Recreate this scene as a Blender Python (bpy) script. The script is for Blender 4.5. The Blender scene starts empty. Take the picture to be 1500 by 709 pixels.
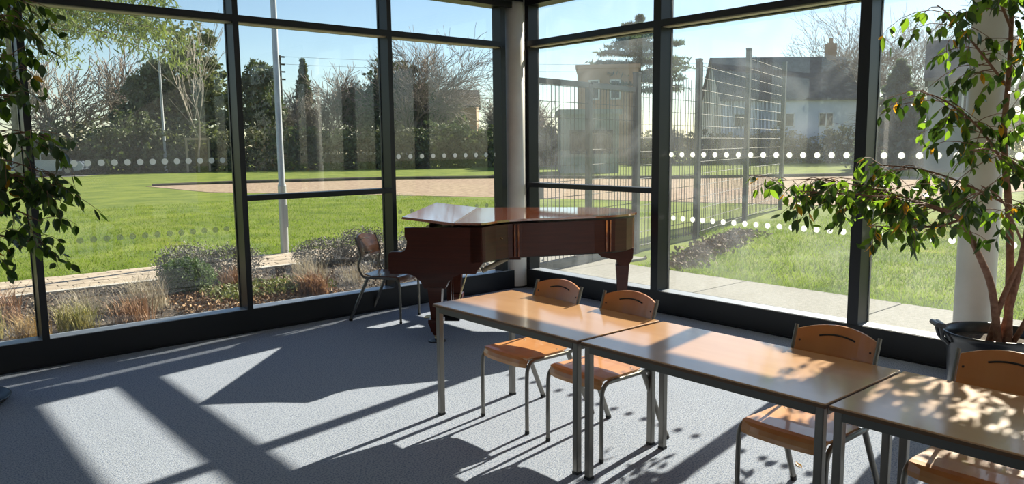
import bpy, bmesh, math, random
import numpy as np
from mathutils import Vector, Matrix
random.seed(7)
C = bpy.context.scene.collection
PI = math.pi

# ------------------------------------------------------------------ camera
cam_d = bpy.data.cameras.new('camera'); cam = bpy.data.objects.new('camera', cam_d); C.objects.link(cam)
cam_d.sensor_fit = 'HORIZONTAL'; cam_d.sensor_width = 36.0; cam_d.lens = 27.24; cam_d.clip_end = 400; cam_d.clip_start = 0.05
_cx = Vector((0.757, -0.653, -0.010)).normalized()          # camera right, in world axes
_fw = Vector((0.647, 0.752, -0.125)).normalized()           # view direction
_cx = (_cx - _fw * _cx.dot(_fw)).normalized(); _cy = (-_fw).cross(_cx)
cam.matrix_world = Matrix(((_cx.x, _cy.x, -_fw.x, 0.0), (_cx.y, _cy.y, -_fw.y, 0.0), (_cx.z, _cy.z, -_fw.z, 1.68), (0, 0, 0, 1)))
bpy.context.scene.camera = cam

# ------------------------------------------------------------------ world, sun, exposure
SUN_AZ, SUN_EL = math.radians(9.8), math.radians(30.7)
world = bpy.data.worlds.new('sky'); bpy.context.scene.world = world; world.use_nodes = True
wn, wl = world.node_tree.nodes, world.node_tree.links
sky = wn.new('ShaderNodeTexSky'); sky.sky_type = 'NISHITA'; sky.sun_disc = False
sky.sun_elevation = SUN_EL; sky.sun_rotation = PI / 2 - SUN_AZ; sky.altitude = 50; sky.air_density = 1.0; sky.dust_density = 0.15; sky.ozone_density = 2.2
wn['Background'].inputs[1].default_value = 0.068
wl.new(sky.outputs[0], wn['Background'].inputs[0])
sd = bpy.data.lights.new('sun', 'SUN'); sun = bpy.data.objects.new('sun', sd); C.objects.link(sun)
sd.energy = 6.0; sd.angle = math.radians(0.55); sd.color = (1.0, 0.90, 0.74)
to_sun = Vector((math.cos(SUN_EL) * math.cos(SUN_AZ), math.cos(SUN_EL) * math.sin(SUN_AZ), math.sin(SUN_EL)))
sun.rotation_euler = to_sun.to_track_quat('Z', 'Y').to_euler(); sun.location = (20, 3, 12)
vs = bpy.context.scene.view_settings
vs.view_transform = 'Standard'; vs.look = 'None'; vs.gamma = 1.0; vs.use_curve_mapping = False; vs.exposure = 1.15

# ------------------------------------------------------------------ materials
MATS = {}
def mat(name, col=(0.5, 0.5, 0.5), rough=0.5, metal=0.0, noise=None, bump=None, spec=0.5, trans=0.0, coat=0.0, wood=None, vary=None, tint=(1.5, 1.7, 0.75), alpha=1.0):
    """noise=(scale, colour2, lo, hi); bump=(scale, strength); wood=(scale xyz, colour2); vary=random hue/value per object"""
    m = bpy.data.materials.new(name); m.use_nodes = True; MATS[name] = m
    n, l = m.node_tree.nodes, m.node_tree.links; b = n['Principled BSDF']
    b.inputs['Base Color'].default_value = (*col, 1); b.inputs['Roughness'].default_value = rough
    b.inputs['Metallic'].default_value = metal; b.inputs['Specular IOR Level'].default_value = spec
    b.inputs['Coat Weight'].default_value = coat; b.inputs['Coat Roughness'].default_value = 0.06
    tc = n.new('ShaderNodeTexCoord'); out = None
    if noise:
        t = n.new('ShaderNodeTexNoise'); t.inputs['Scale'].default_value = noise[0]; t.inputs['Detail'].default_value = 5
        l.new(tc.outputs['Object'], t.inputs['Vector'])
        r = n.new('ShaderNodeValToRGB'); r.color_ramp.elements[0].position = noise[2]; r.color_ramp.elements[1].position = noise[3]
        r.color_ramp.elements[0].color = (*col, 1); r.color_ramp.elements[1].color = (*noise[1], 1)
        l.new(t.outputs['Fac'], r.inputs[0]); out = r.outputs[0]
    if wood:
        mp = n.new('ShaderNodeMapping'); mp.inputs['Scale'].default_value = wood[0]; l.new(tc.outputs['Object'], mp.inputs[0])
        t = n.new('ShaderNodeTexNoise'); t.inputs['Scale'].default_value = 1.0; t.inputs['Detail'].default_value = 6; t.inputs['Distortion'].default_value = 0.6
        l.new(mp.outputs[0], t.inputs['Vector'])
        r = n.new('ShaderNodeValToRGB'); r.color_ramp.elements[0].position = 0.3; r.color_ramp.elements[1].position = 0.7
        r.color_ramp.elements[0].color = (*col, 1); r.color_ramp.elements[1].color = (*wood[1], 1)
        l.new(t.outputs['Fac'], r.inputs[0]); out = r.outputs[0]
    if vary:
        oi = n.new('ShaderNodeObjectInfo'); mr = n.new('ShaderNodeMapRange'); mr.inputs[3].default_value = 1 - vary; mr.inputs[4].default_value = 1 + vary
        hs = n.new('ShaderNodeHueSaturation'); l.new(oi.outputs['Random'], mr.inputs[0]); l.new(mr.outputs[0], hs.inputs['Value'])
        if out: l.new(out, hs.inputs['Color'])
        else: hs.inputs['Color'].default_value = (*col, 1)
        out = hs.outputs[0]
    if out: l.new(out, b.inputs['Base Color'])
    if bump:
        t2 = n.new('ShaderNodeTexNoise'); t2.inputs['Scale'].default_value = bump[0]; t2.inputs['Detail'].default_value = 4
        l.new(tc.outputs['Object'], t2.inputs['Vector'])
        bp = n.new('ShaderNodeBump'); bp.inputs['Strength'].default_value = bump[1]; bp.inputs['Distance'].default_value = 0.02
        l.new(t2.outputs['Fac'], bp.inputs['Height']); l.new(bp.outputs[0], b.inputs['Normal'])
    if trans:
        tr = n.new('ShaderNodeBsdfTranslucent'); mx = n.new('ShaderNodeMixShader'); mx.inputs[0].default_value = trans
        tcn = n.new('ShaderNodeMixRGB'); tcn.blend_type = 'MULTIPLY'; tcn.inputs[0].default_value = 1; tcn.inputs[2].default_value = (*tint, 1); b.inputs['Alpha'].default_value = alpha
        if out: l.new(out, tcn.inputs[1])
        else: tcn.inputs[1].default_value = (*col, 1)
        l.new(tcn.outputs[0], tr.inputs[0]); l.new(b.outputs[0], mx.inputs[1]); l.new(tr.outputs[0], mx.inputs[2]); so_ = mx.outputs[0]
        if alpha < 1:
            b.inputs['Alpha'].default_value = 1; tp = n.new('ShaderNodeBsdfTransparent'); m3 = n.new('ShaderNodeMixShader'); m3.inputs[0].default_value = alpha
            l.new(tp.outputs[0], m3.inputs[1]); l.new(so_, m3.inputs[2]); so_ = m3.outputs[0]
        l.new(so_, n['Material Output'].inputs['Surface'])
    return m

def glass_mat(name, haze, hscale, gain=1.0, tint=(0.97, 0.99, 0.98)):
    m = bpy.data.materials.new(name); m.use_nodes = True; MATS[name] = m
    n, l = m.node_tree.nodes, m.node_tree.links; n.remove(n['Principled BSDF'])
    tr = n.new('ShaderNodeBsdfTransparent'); tr.inputs[0].default_value = (*tint, 1)
    gl = n.new('ShaderNodeBsdfGlossy'); gl.inputs['Roughness'].default_value = 0.0
    # Schlick reflectance, the same on both faces of the pane: 0.04 + 0.96 (1-|cos|)^5
    ge = n.new('ShaderNodeNewGeometry'); dt = n.new('ShaderNodeVectorMath'); dt.operation = 'DOT_PRODUCT'
    l.new(ge.outputs['Incoming'], dt.inputs[0]); l.new(ge.outputs['Normal'], dt.inputs[1])
    def math_(op, a, b_):
        q = n.new('ShaderNodeMath'); q.operation = op
        for i, v in enumerate((a, b_)):
            if v is None: continue
            if isinstance(v, float): q.inputs[i].default_value = v
            else: l.new(v, q.inputs[i])
        return q.outputs[0]
    fr_ = math_('ADD', math_('MULTIPLY', math_('POWER', math_('SUBTRACT', 1.0, math_('ABSOLUTE', dt.outputs['Value'], None)), 5.0), 0.96), 0.04)
    mu = n.new('ShaderNodeMath'); mu.operation = 'MULTIPLY'; mu.inputs[1].default_value = gain; mu.use_clamp = True
    mx = n.new('ShaderNodeMixShader'); l.new(fr_, mu.inputs[0]); l.new(mu.outputs[0], mx.inputs[0]); l.new(tr.outputs[0], mx.inputs[1]); l.new(gl.outputs[0], mx.inputs[2])
    # dust and wipe marks, plus a whitish reflection haze put into the pane colour
    df = n.new('ShaderNodeBsdfTranslucent'); df.inputs[0].default_value = (0.8, 0.85, 0.9, 1)
    d2 = n.new('ShaderNodeBsdfDiffuse'); d2.inputs[0].default_value = (0.8, 0.85, 0.9, 1)
    dd = n.new('ShaderNodeMixShader'); l.new(df.outputs[0], dd.inputs[1]); l.new(d2.outputs[0], dd.inputs[2]); dd.inputs[0].default_value = 0.3
    tc = n.new('ShaderNodeTexCoord'); t = n.new('ShaderNodeTexNoise'); t.inputs['Scale'].default_value = hscale; t.inputs['Detail'].default_value = 4; t.inputs['Distortion'].default_value = 1.2
    l.new(tc.outputs['Object'], t.inputs['Vector'])
    mr = n.new('ShaderNodeMapRange'); mr.inputs[1].default_value = 0.42; mr.inputs[2].default_value = 0.75; mr.inputs[3].default_value = haze * 0.35; mr.inputs[4].default_value = haze
    l.new(t.outputs['Fac'], mr.inputs[0])
    m2 = n.new('ShaderNodeMixShader'); l.new(mr.outputs[0], m2.inputs[0]); l.new(mx.outputs[0], m2.inputs[1]); l.new(dd.outputs[0], m2.inputs[2])
    l.new(m2.outputs[0], n['Material Output'].inputs['Surface'])
    return m

mat('carpet', (0.145, 0.19, 0.305), 0.97, noise=(105, (0.425, 0.465, 0.55), 0.30, 0.56), bump=(300, 0.5), spec=0.1)
mat('frame_metal', (0.008, 0.010, 0.015), 0.36, spec=0.35)
mat('plinth_metal', (0.012, 0.013, 0.016), 0.45, spec=0.35)
mat('ledge_metal', (0.42, 0.45, 0.50), 0.4, metal=0.4)
mat('seal_cream', (0.55, 0.52, 0.36), 0.5)
mat('white_paint', (0.82, 0.81, 0.76), 0.45, noise=(3, (0.66, 0.65, 0.60), 0.3, 0.7))
mat('wall_paint', (0.60, 0.60, 0.60), 0.8)
mat('ceiling_paint', (0.68, 0.68, 0.68), 0.85)
glass_mat('glass_clear', 0.028, 1.2)
glass_mat('glass_sunny', 0.055, 1.8)
mat('dot_white', (0.93, 0.95, 0.93), 0.6, trans=0.65, tint=(1, 1, 1))
mat('dot_faint', (0.45, 0.50, 0.40), 0.7, trans=0.5, tint=(1, 1, 1), alpha=0.35)
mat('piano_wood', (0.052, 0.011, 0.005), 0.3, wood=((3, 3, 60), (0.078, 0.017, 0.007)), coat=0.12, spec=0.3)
mat('piano_lid_sunlit', (0.27, 0.075, 0.026), 0.12, wood=((3, 22, 3), (0.32, 0.09, 0.032)), coat=1.0)  # case wood made brighter; sun on the lid is put into the colour
MATS['piano_lid_sunlit'].node_tree.nodes['Principled BSDF'].inputs['Coat IOR'].default_value = 2.3
mat('piano_black', (0.012, 0.008, 0.007), 0.35)
mat('brass', (0.75, 0.58, 0.30), 0.25, metal=1.0)
mat('ivory', (0.75, 0.72, 0.62), 0.3)
mat('felt_red', (0.20, 0.02, 0.02), 0.9)
mat('beech', (0.50, 0.185, 0.05), 0.3, wood=((5, 5, 1.4), (0.60, 0.25, 0.075)), coat=0.35)
mat('beech_seat', (0.58, 0.26, 0.09), 0.3, wood=((1.5, 12, 3), (0.66, 0.33, 0.125)), coat=0.5)
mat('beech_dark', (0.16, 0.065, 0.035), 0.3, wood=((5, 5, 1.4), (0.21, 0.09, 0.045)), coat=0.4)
mat('table_laminate', (0.60, 0.325, 0.15), 0.3, wood=((10, 1.4, 3), (0.66, 0.37, 0.18)), coat=1.0)
MATS['table_laminate'].node_tree.nodes['Principled BSDF'].inputs['Coat Roughness'].default_value = 0.12
mat('table_edge', (0.13, 0.065, 0.03), 0.4)
mat('steel_grey', (0.21, 0.20, 0.18), 0.36, metal=0.8)
mat('steel_dull', (0.13, 0.13, 0.12), 0.38, metal=0.7)
mat('black_rubber', (0.012, 0.012, 0.012), 0.6)
mat('screw_dark', (0.05, 0.02, 0.015), 0.4)
mat('pot_black', (0.012, 0.013, 0.016), 0.3, spec=0.6)
mat('potting_soil', (0.035, 0.022, 0.014), 0.95, noise=(40, (0.09, 0.06, 0.04), 0.4, 0.6), bump=(60, 0.8))
mat('ficus_bark', (0.19, 0.085, 0.05), 0.7, noise=(30, (0.30, 0.16, 0.10), 0.35, 0.65), bump=(60, 0.5))
mat('ficus_leaf', (0.035, 0.068, 0.014), 0.36, trans=0.28, vary=0.4)
mat('ficus_leaf_sunlit', (0.13, 0.20, 0.028), 0.36, trans=0.55, vary=0.3)  # lit copy of the leaf; sunlight is put into the green
mat('ficus_leaf_yellow', (0.55, 0.25, 0.02), 0.45, trans=0.45, vary=0.3)
mat('lawn', (0.10, 0.145, 0.022), 0.95, noise=(0.9, (0.185, 0.225, 0.04), 0.35, 0.65), bump=(9, 1.0), spec=0.1)
mat('grass_blade', (0.11, 0.165, 0.02), 0.8, noise=(1.3, (0.22, 0.275, 0.04), 0.35, 0.65), trans=0.35, spec=0.15)
mat('gravel', (0.26, 0.185, 0.13), 0.95, noise=(5, (0.43, 0.33, 0.245), 0.35, 0.65), bump=(25, 1.0), spec=0.1)
mat('soil', (0.055, 0.045, 0.04), 0.95, noise=(6, (0.15, 0.125, 0.10), 0.4, 0.7), bump=(30, 1.0), spec=0.1)
mat('kerb_timber', (0.06, 0.05, 0.035), 0.9)
mat('path_brick', (0.43, 0.35, 0.27), 0.9, noise=(14, (0.50, 0.42, 0.33), 0.3, 0.7), vary=0.14, spec=0.15)
mat('path_sand', (0.22, 0.19, 0.15), 0.95)
mat('concrete', (0.24, 0.235, 0.215), 0.9, noise=(22, (0.33, 0.32, 0.295), 0.3, 0.7), vary=0.06, bump=(70, 0.4), spec=0.15)
mat('fence_green', (0.045, 0.06, 0.065), 0.5)
mat('fence_wire', (0.035, 0.042, 0.046), 0.6)
mat('lamp_grey', (0.42, 0.44, 0.45), 0.4, metal=0.3)
mat('bark_grey', (0.19, 0.165, 0.14), 0.9, noise=(4, (0.30, 0.26, 0.22), 0.3, 0.7))
mat('twig_brown', (0.24, 0.195, 0.165), 0.9)
mat('twig_pale', (0.36, 0.32, 0.27), 0.9)
mat('needle_cedar', (0.11, 0.14, 0.065), 0.9, noise=(0.5, (0.22, 0.25, 0.12), 0.35, 0.65), trans=0.25)
mat('needle_blue', (0.12, 0.15, 0.14), 0.9, trans=0.2)
mat('leaf_dark', (0.055, 0.075, 0.04), 0.7, noise=(0.6, (0.14, 0.165, 0.085), 0.35, 0.65), trans=0.15)
mat('leaf_olive', (0.10, 0.12, 0.06), 0.8, noise=(0.5, (0.25, 0.26, 0.14), 0.35, 0.65), trans=0.15)
mat('leaf_hedge', (0.10, 0.12, 0.055), 0.8, noise=(0.7, (0.29, 0.26, 0.18), 0.35, 0.7), trans=0.12)
mat('lavender_leaf', (0.20, 0.19, 0.16), 0.9, noise=(4, (0.33, 0.31, 0.28), 0.3, 0.7))
mat('shrub_green', (0.055, 0.10, 0.035), 0.8, noise=(4, (0.12, 0.18, 0.06), 0.3, 0.7), trans=0.15)
mat('dry_grass', (0.36, 0.30, 0.22), 0.9, noise=(9, (0.56, 0.50, 0.40), 0.3, 0.7), trans=0.15, tint=(1.1, 1.1, 1))
mat('red_grass', (0.26, 0.15, 0.10), 0.9, noise=(9, (0.42, 0.27, 0.17), 0.3, 0.7), trans=0.15, tint=(1.2, 1.1, .9))
mat('green_grass', (0.23, 0.24, 0.08), 0.9, noise=(9, (0.42, 0.36, 0.15), 0.3, 0.7), trans=0.2, tint=(1.2, 1.2, .9))
mat('orange_grass', (0.38, 0.26, 0.10), 0.9, noise=(9, (0.5, 0.38, 0.2), .3, .7), trans=0.2, tint=(1.2, 1.1, .9))
mat('fallen_leaf', (0.13, 0.07, 0.04), 0.9, noise=(14, (0.46, 0.30, 0.17), 0.40, 0.60))
mat('wood_chip', (0.13, 0.085, 0.055), 0.9, noise=(9, (0.36, 0.30, 0.24), 0.4, 0.65))
mat('moss_low', (0.17, 0.18, 0.045), 0.9, noise=(12, (0.36, 0.33, 0.12), 0.3, 0.7))
mat('stone_pale', (0.5, 0.48, 0.44), 0.8)
mat('brick_pale', (0.42, 0.27, 0.18), 0.9)
mat('render_grey', (0.20, 0.24, 0.23), 0.8)
mat('render_white', (0.62, 0.66, 0.74), 0.8)
mat('roof_slate', (0.06, 0.06, 0.065), 0.7, noise=(2, (0.11, 0.115, 0.12), 0.3, 0.7))
mat('roof_brown', (0.10, 0.075, 0.06), 0.8)
mat('window_dark', (0.02, 0.03, 0.035), 0.1)
mat('window_frame_white', (0.7, 0.7, 0.68), 0.6)
mat('car_paint', (0.22, 0.27, 0.36), 0.2, metal=0.3, coat=1.0)
mat('tyre', (0.015, 0.015, 0.016), 0.8)
mat('timber_pale', (0.36, 0.29, 0.20), 0.9)
mat('cable_black', (0.06, 0.06, 0.07), 0.8)
mat('tarmac', (0.12, 0.12, 0.125), 0.9)

# ------------------------------------------------------------------ helpers
class MB:
    """collects shapes that become ONE mesh"""
    def __init__(s): s.v = []; s.f = []; s.mi = []; s.sm = []
    def add(s, vs, fs, mi=0, smooth=False):
        o = len(s.v); s.v += [tuple(p) for p in vs]; s.f += [tuple(o + i for i in f) for f in fs]; s.mi += [mi] * len(fs); s.sm += [smooth] * len(fs); return s
    def box(s, a, b, mi=0, M=None, bev=0.0):
        x0, y0, z0 = a; x1, y1, z1 = b
        if bev <= 0:
            vs = [(x, y, z) for z in (z0, z1) for (x, y) in ((x0, y0), (x1, y0), (x1, y1), (x0, y1))]
            fs = [(3, 2, 1, 0), (4, 5, 6, 7), (0, 1, 5, 4), (1, 2, 6, 5), (2, 3, 7, 6), (3, 0, 4, 7)]
        else:
            bm = bmesh.new(); bmesh.ops.create_cube(bm, size=1)
            for v in bm.verts: v.co = Vector(((x0 + x1) / 2 + v.co.x * (x1 - x0), (y0 + y1) / 2 + v.co.y * (y1 - y0), (z0 + z1) / 2 + v.co.z * (z1 - z0)))
            bmesh.ops.bevel(bm, geom=bm.edges[:], offset=bev, segments=2, affect='EDGES', profile=0.5)
            bm.verts.index_update(); vs = [tuple(v.co) for v in bm.verts]; fs = [tuple(v.index for v in f.verts) for f in bm.faces]; bm.free()
        if M: vs = [tuple(M @ Vector(p)) for p in vs]
        return s.add(vs, fs, mi)
    def tube(s, path, r, n=10, mi=0, flat=1.0, caps=True):
        """round tube along points; r number or list; flat squashes the section"""
        P = [Vector(p) for p in path]; R = r if isinstance(r, (list, tuple)) else [r] * len(P)
        vs = []; ref = None
        for i, p in enumerate(P):
            d = (P[min(i + 1, len(P) - 1)] - P[max(i - 1, 0)]).normalized()
            if ref is None: ref = Vector((0, 0, 1)) if abs(d.z) < 0.9 else Vector((0, 1, 0))
            a = d.cross(ref).normalized(); b = a.cross(d).normalized(); ref = b
            for k in range(n):
                t = 2 * PI * k / n; vs.append(p + a * math.cos(t) * R[i] * flat + b * math.sin(t) * R[i])
        fs = [(i * n + k, i * n + (k + 1) % n, (i + 1) * n + (k + 1) % n, (i + 1) * n + k) for i in range(len(P) - 1) for k in range(n)]
        s.add(vs, fs, mi, True)
        if caps: s.add(vs[:n], [tuple(range(n))[::-1]], mi); s.add(vs[-n:], [tuple(range(n))], mi)
        return s
    def lathe(s, prof, n=32, c=(0, 0), mi=0, smooth=True):
        vs = [(c[0] + r * math.cos(2 * PI * k / n), c[1] + r * math.sin(2 * PI * k / n), z) for r, z in prof for k in range(n)]
        fs = [(i * n + k, i * n + (k + 1) % n, (i + 1) * n + (k + 1) % n, (i + 1) * n + k) for i in range(len(prof) - 1) for k in range(n)]
        return s.add(vs, fs, mi, smooth)
    def prism(s, poly, z0, z1, mi=0, T=None):
        """poly: list of 2D points, extruded z0..z1; T maps (a,b,c)->xyz"""
        n = len(poly); T = T or (lambda a, b, c: (a, b, c))
        vs = [T(x, y, z0) for x, y in poly] + [T(x, y, z1) for x, y in poly]
        fs = [tuple(range(n))[::-1], tuple(range(n, 2 * n))] + [(i, (i + 1) % n, n + (i + 1) % n, n + i) for i in range(n)]
        return s.add(vs, fs, mi)
    def build(s, name, m, parent=None, loc=None):
        me = bpy.data.meshes.new(name); me.from_pydata(s.v, [], s.f)
        ms = m if isinstance(m, (list, tuple)) else [m]
        for x in ms: me.materials.append(MATS[x])
        me.polygons.foreach_set('material_index', s.mi); me.polygons.foreach_set('use_smooth', s.sm)
        bm = bmesh.new(); bm.from_mesh(me); bmesh.ops.recalc_face_normals(bm, faces=bm.faces[:]); bm.to_mesh(me); bm.free()
        o = bpy.data.objects.new(name, me); C.objects.link(o)
        if parent: o.parent = parent
        if loc: o.location = loc
        return o

def np_mesh(name, V, F, m, parent=None, smooth=False):
    """fast mesh: V (n,3), F (m,k) all faces with k corners"""
    V = np.ascontiguousarray(V, np.float32); F = np.ascontiguousarray(F, np.int32); k = F.shape[1]
    me = bpy.data.meshes.new(name); me.vertices.add(len(V)); me.vertices.foreach_set('co', V.ravel())
    me.loops.add(F.size); me.loops.foreach_set('vertex_index', F.ravel()); me.polygons.add(len(F))
    me.polygons.foreach_set('loop_start', np.arange(0, F.size, k, dtype=np.int32))
    if smooth: me.polygons.foreach_set('use_smooth', np.ones(len(F), bool))
    me.update(calc_edges=True); me.materials.append(MATS[m])
    o = bpy.data.objects.new(name, me); C.objects.link(o)
    if parent: o.parent = parent
    return o

def tag(o, label=None, cat=None, group=None, kind=None):
    if label: o['label'] = label
    if cat: o['category'] = cat
    if group: o['group'] = group
    if kind: o['kind'] = kind
    return o
def thing(name, label, cat, loc=(0, 0, 0), rz=0.0, group=None):
    o = bpy.data.objects.new(name, None); C.objects.link(o); o.location = loc; o.rotation_euler = (0, 0, rz); o.empty_display_size = 0.1
    return tag(o, label, cat, group)
def setting(name, label=None, loc=(0, 0, 0)):
    o = bpy.data.objects.new(name, None); C.objects.link(o); o.location = loc
    return tag(o, label, None, None, 'structure')
def struct(name, mb, m, parent=None):
    o = mb.build(name, m, parent)
    if not parent: o['kind'] = 'structure'
    return o
def dup(o, parent=None):
    c = o.copy(); C.objects.link(c); c.parent = parent
    for ch in list(o.children): dup(ch, c)
    return c

# ------------------------------------------------------------------ room shell
YL, XR = 6.80, 6.05                      # inner faces of left and right plinths
ZS = 0.213; ZC = 3.36
X0, Y0 = -3.2, -4.6                      # back of the room
o = struct('floor', MB().box((X0, Y0, -0.05), (6.25, 7.0, 0)), 'carpet'); o['label'] = 'blue-grey speckled carpet in sun and shadow'
struct('ceiling', MB().box((X0, Y0, ZC), (6.35, 7.1, ZC + 0.25)), 'ceiling_paint')
struct('wall_back', MB().box((X0 - .15, Y0 - .15, 0), (6.25, Y0, ZC)), 'wall_paint')
struct('wall_left', MB().box((X0 - .15, Y0, 0), (X0, 7.0, ZC)), 'wall_paint')
# plinths (baseboards): dark pressed metal boxes with a lighter ledge on top
b = struct('baseboard_left', MB().box((X0, YL, 0), (6.25, YL + .2, ZS)), 'plinth_metal')
MB().box((X0, YL + .012, ZS), (6.06, YL + .165, ZS + .004)).build('ledge', 'ledge_metal', b)
MB().box((X0, YL - .006, 0), (5.9, YL, .018)).build('floor_trim', 'frame_metal', b)
b = struct('baseboard_right', MB().box((XR, Y0, 0), (XR + .2, YL, ZS)), 'plinth_metal')
MB().box((XR + .012, Y0, ZS), (XR + .165, YL, ZS + .004)).build('ledge', 'ledge_metal', b)
MB().box((XR - .006, Y0, 0), (XR, 6.7, .018)).build('floor_trim', 'frame_metal', b)
# head of the glazing
struct('trim_1', MB().box((X0, YL, 3.21), (6.25, YL + .2, ZC)).box((X0, YL - .06, 3.275), (6.0, YL, ZC)), 'frame_metal')['label'] = 'black head rail above the left windows'
struct('trim_2', MB().box((XR, Y0, 3.24), (XR + .2, YL, ZC)).box((XR - .06, Y0, 3.30), (XR, YL - .1, ZC)), 'frame_metal')['label'] = 'black head rail above the right windows'
struct('trim_3', MB().box((6.09, 6.76, ZS), (6.25, 7.0, 3.25)).box((5.73, YL + .02, ZS), (5.80, YL + .17, 3.25)).box((XR + .01, 6.72, ZS), (XR + .17, 6.78, 3.25)), 'frame_metal')['label'] = 'black corner posts either side of the round column'

def dots(axis, start, end, z, n, mt, parent):
    """white safety dots stuck on the glass; axis x: left wall, axis y: right wall"""
    for i in range(n):
        t = start + (end - start) * i / (n - 1)
        poly = [(math.cos(2 * PI * k / 14) * .026, math.sin(2 * PI * k / 14) * .026) for k in range(14)]
        if axis == 'x': MB().prism(poly, YL + .140, YL + .1415, 0, lambda a, b, c: (t + a, c, z + b)).build('dot', mt, parent)
        else: MB().prism(poly, XR + .140, XR + .1415, 0, lambda a, b, c: (c, t + a, z + b)).build('dot', mt, parent)

def window_left(n, xa, xb, mid, label, rows):
    """bay between mullions from xa to xb (centres); the mullion at xa belongs to it"""
    w = setting('window_%d' % n, label)
    m = MB().box((xa - .025, YL, ZS - .003), (xa + .025, YL + .16, 3.22)).box((xa - .032, YL + .16, ZS - .1), (xa + .032, YL + .185, 3.3)); m.build('mullion', 'frame_metal', w)
    MB().box((xa + .025, YL + .0, 2.764), (xb - .025, YL + .2, 2.822)).build('transom', 'frame_metal', w)
    MB().box((xa + .025, YL + .035, 2.757), (xb - .025, YL + .125, 2.764)).build('seal', 'seal_cream', w)
    if mid: MB().box((xa + .025, YL + .0, 1.198), (xb - .025, YL + .13, 1.248)).build('mid_rail', 'frame_metal', w)
    MB().box((xa + .02, YL + .148, 2.79), (xb - .02, YL + .152, 3.25)).build('upper_pane', 'glass_clear', w)
    z0 = ZS
    if mid: MB().box((xa + .02, YL + .148, ZS), (xb - .02, YL + .152, 1.22)).build('lower_pane', 'glass_clear', w); z0 = 1.22
    p = MB().box((xa + .02, YL + .148, z0), (xb - .02, YL + .152, 2.79)).build('pane', 'glass_clear', w)
    for (s, e, z, k, mt) in rows: dots('x', s, e, z, k, mt, p)
    return w
MX = [-2.02, -.48, 1.085, 2.707, 4.19 + .075, 5.765]
MX[4] = 4.265
window_left(1, MX[0], MX[1], False, 'far left window bay, mostly outside the picture', [])
window_left(2, MX[1], MX[2], False, 'window bay behind the left-hand plant', [])
window_left(3, MX[2], MX[3], False, 'tall window bay with a row of white dots over the lawn', [(1.40, 2.58, 1.565, 13, 'dot_white'), (1.40, 2.58, .95, 13, 'dot_faint')])
window_left(4, MX[3], MX[4], True, 'window bay with mid rail and the lamp post behind it', [])
window_left(5, MX[4], MX[5], False, 'window bay left of the round column, above the piano', [(4.42, 5.74, 1.565, 10, 'dot_white'), (4.42, 5.74, .985, 10, 'dot_faint')])

def window_right(n, ya, yb, mid, label, rows):
    """bay from mullion ya (nearer) to yb (farther)"""
    w = setting('window_%d' % n, label)
    MB().box((XR, ya - .045, ZS - .003), (XR + .16, ya + .045, 3.25)).box((XR + .16, ya - .05, ZS - .1), (XR + .185, ya + .05, 3.3)).build('mullion', 'frame_metal', w)
    MB().box((XR, ya + .045, 2.787), (XR + .2, yb - .045, 2.848)).box((XR + .17, ya + .045, 2.775), (XR + .23, yb - .045, 2.855)).build('transom', 'frame_metal', w)  # second box: outer cap added to widen the transom's cast shadow
    MB().box((XR + .035, ya + .045, 2.780), (XR + .125, yb - .045, 2.787)).build('seal', 'seal_cream', w)
    if mid: MB().box((XR, ya + .045, 1.185), (XR + .13, yb - .045, 1.237)).build('mid_rail', 'frame_metal', w)
    MB().box((XR + .148, ya + .03, 2.81), (XR + .152, yb - .03, 3.25)).build('upper_pane', 'glass_sunny', w)
    z0 = ZS
    if mid: MB().box((XR + .148, ya + .03, ZS), (XR + .152, yb - .03, 1.21)).build('lower_pane', 'glass_sunny', w); z0 = 1.21
    p = MB().box((XR + .148, ya + .03, z0), (XR + .152, yb - .03, 2.81)).build('pane', 'glass_sunny', w)
    for (s, e, z, k, mt) in rows: dots('y', s, e, z, k, mt, p)
window_right(6, 4.865, 6.80, True, 'window bay right of the round column with a mid rail', [])
window_right(7, 2.845, 4.865, False, 'wide window bay with two rows of white dots', [(3.02, 4.78, 1.565, 15, 'dot_white'), (3.02, 4.86, .94, 17, 'dot_white')])
window_right(8, .82, 2.845, False, 'window bay behind the large potted tree', [(1.0, 2.72, 1.565, 14, 'dot_white'), (1.0, 2.72, .94, 14, 'dot_white')])
window_right(9, -1.2, .82, False, 'window bay past the right edge of the picture', [])
window_right(10, -3.2, -1.2, False, 'last window bay on the right, out of the picture', [])

for i, (cx_, cy_, lb) in enumerate(((5.985, 6.875, 'round off-white column in the corner behind the piano'), (5.985, 1.95, 'round cream column behind the large potted tree'))):
    c = thing('column', lb, 'column', (cx_, cy_, 0)); del c['category']; c['kind'] = 'structure'
    MB().lathe([(0, ZC), (.125, ZC), (.125, .02), (.12, .006), (0, .006)], 40).build('shaft', 'white_paint', c)
    MB().lathe([(.129, .0), (.129, .02), (.12, .022)], 40).build('base_ring', 'frame_metal', c)

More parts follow.
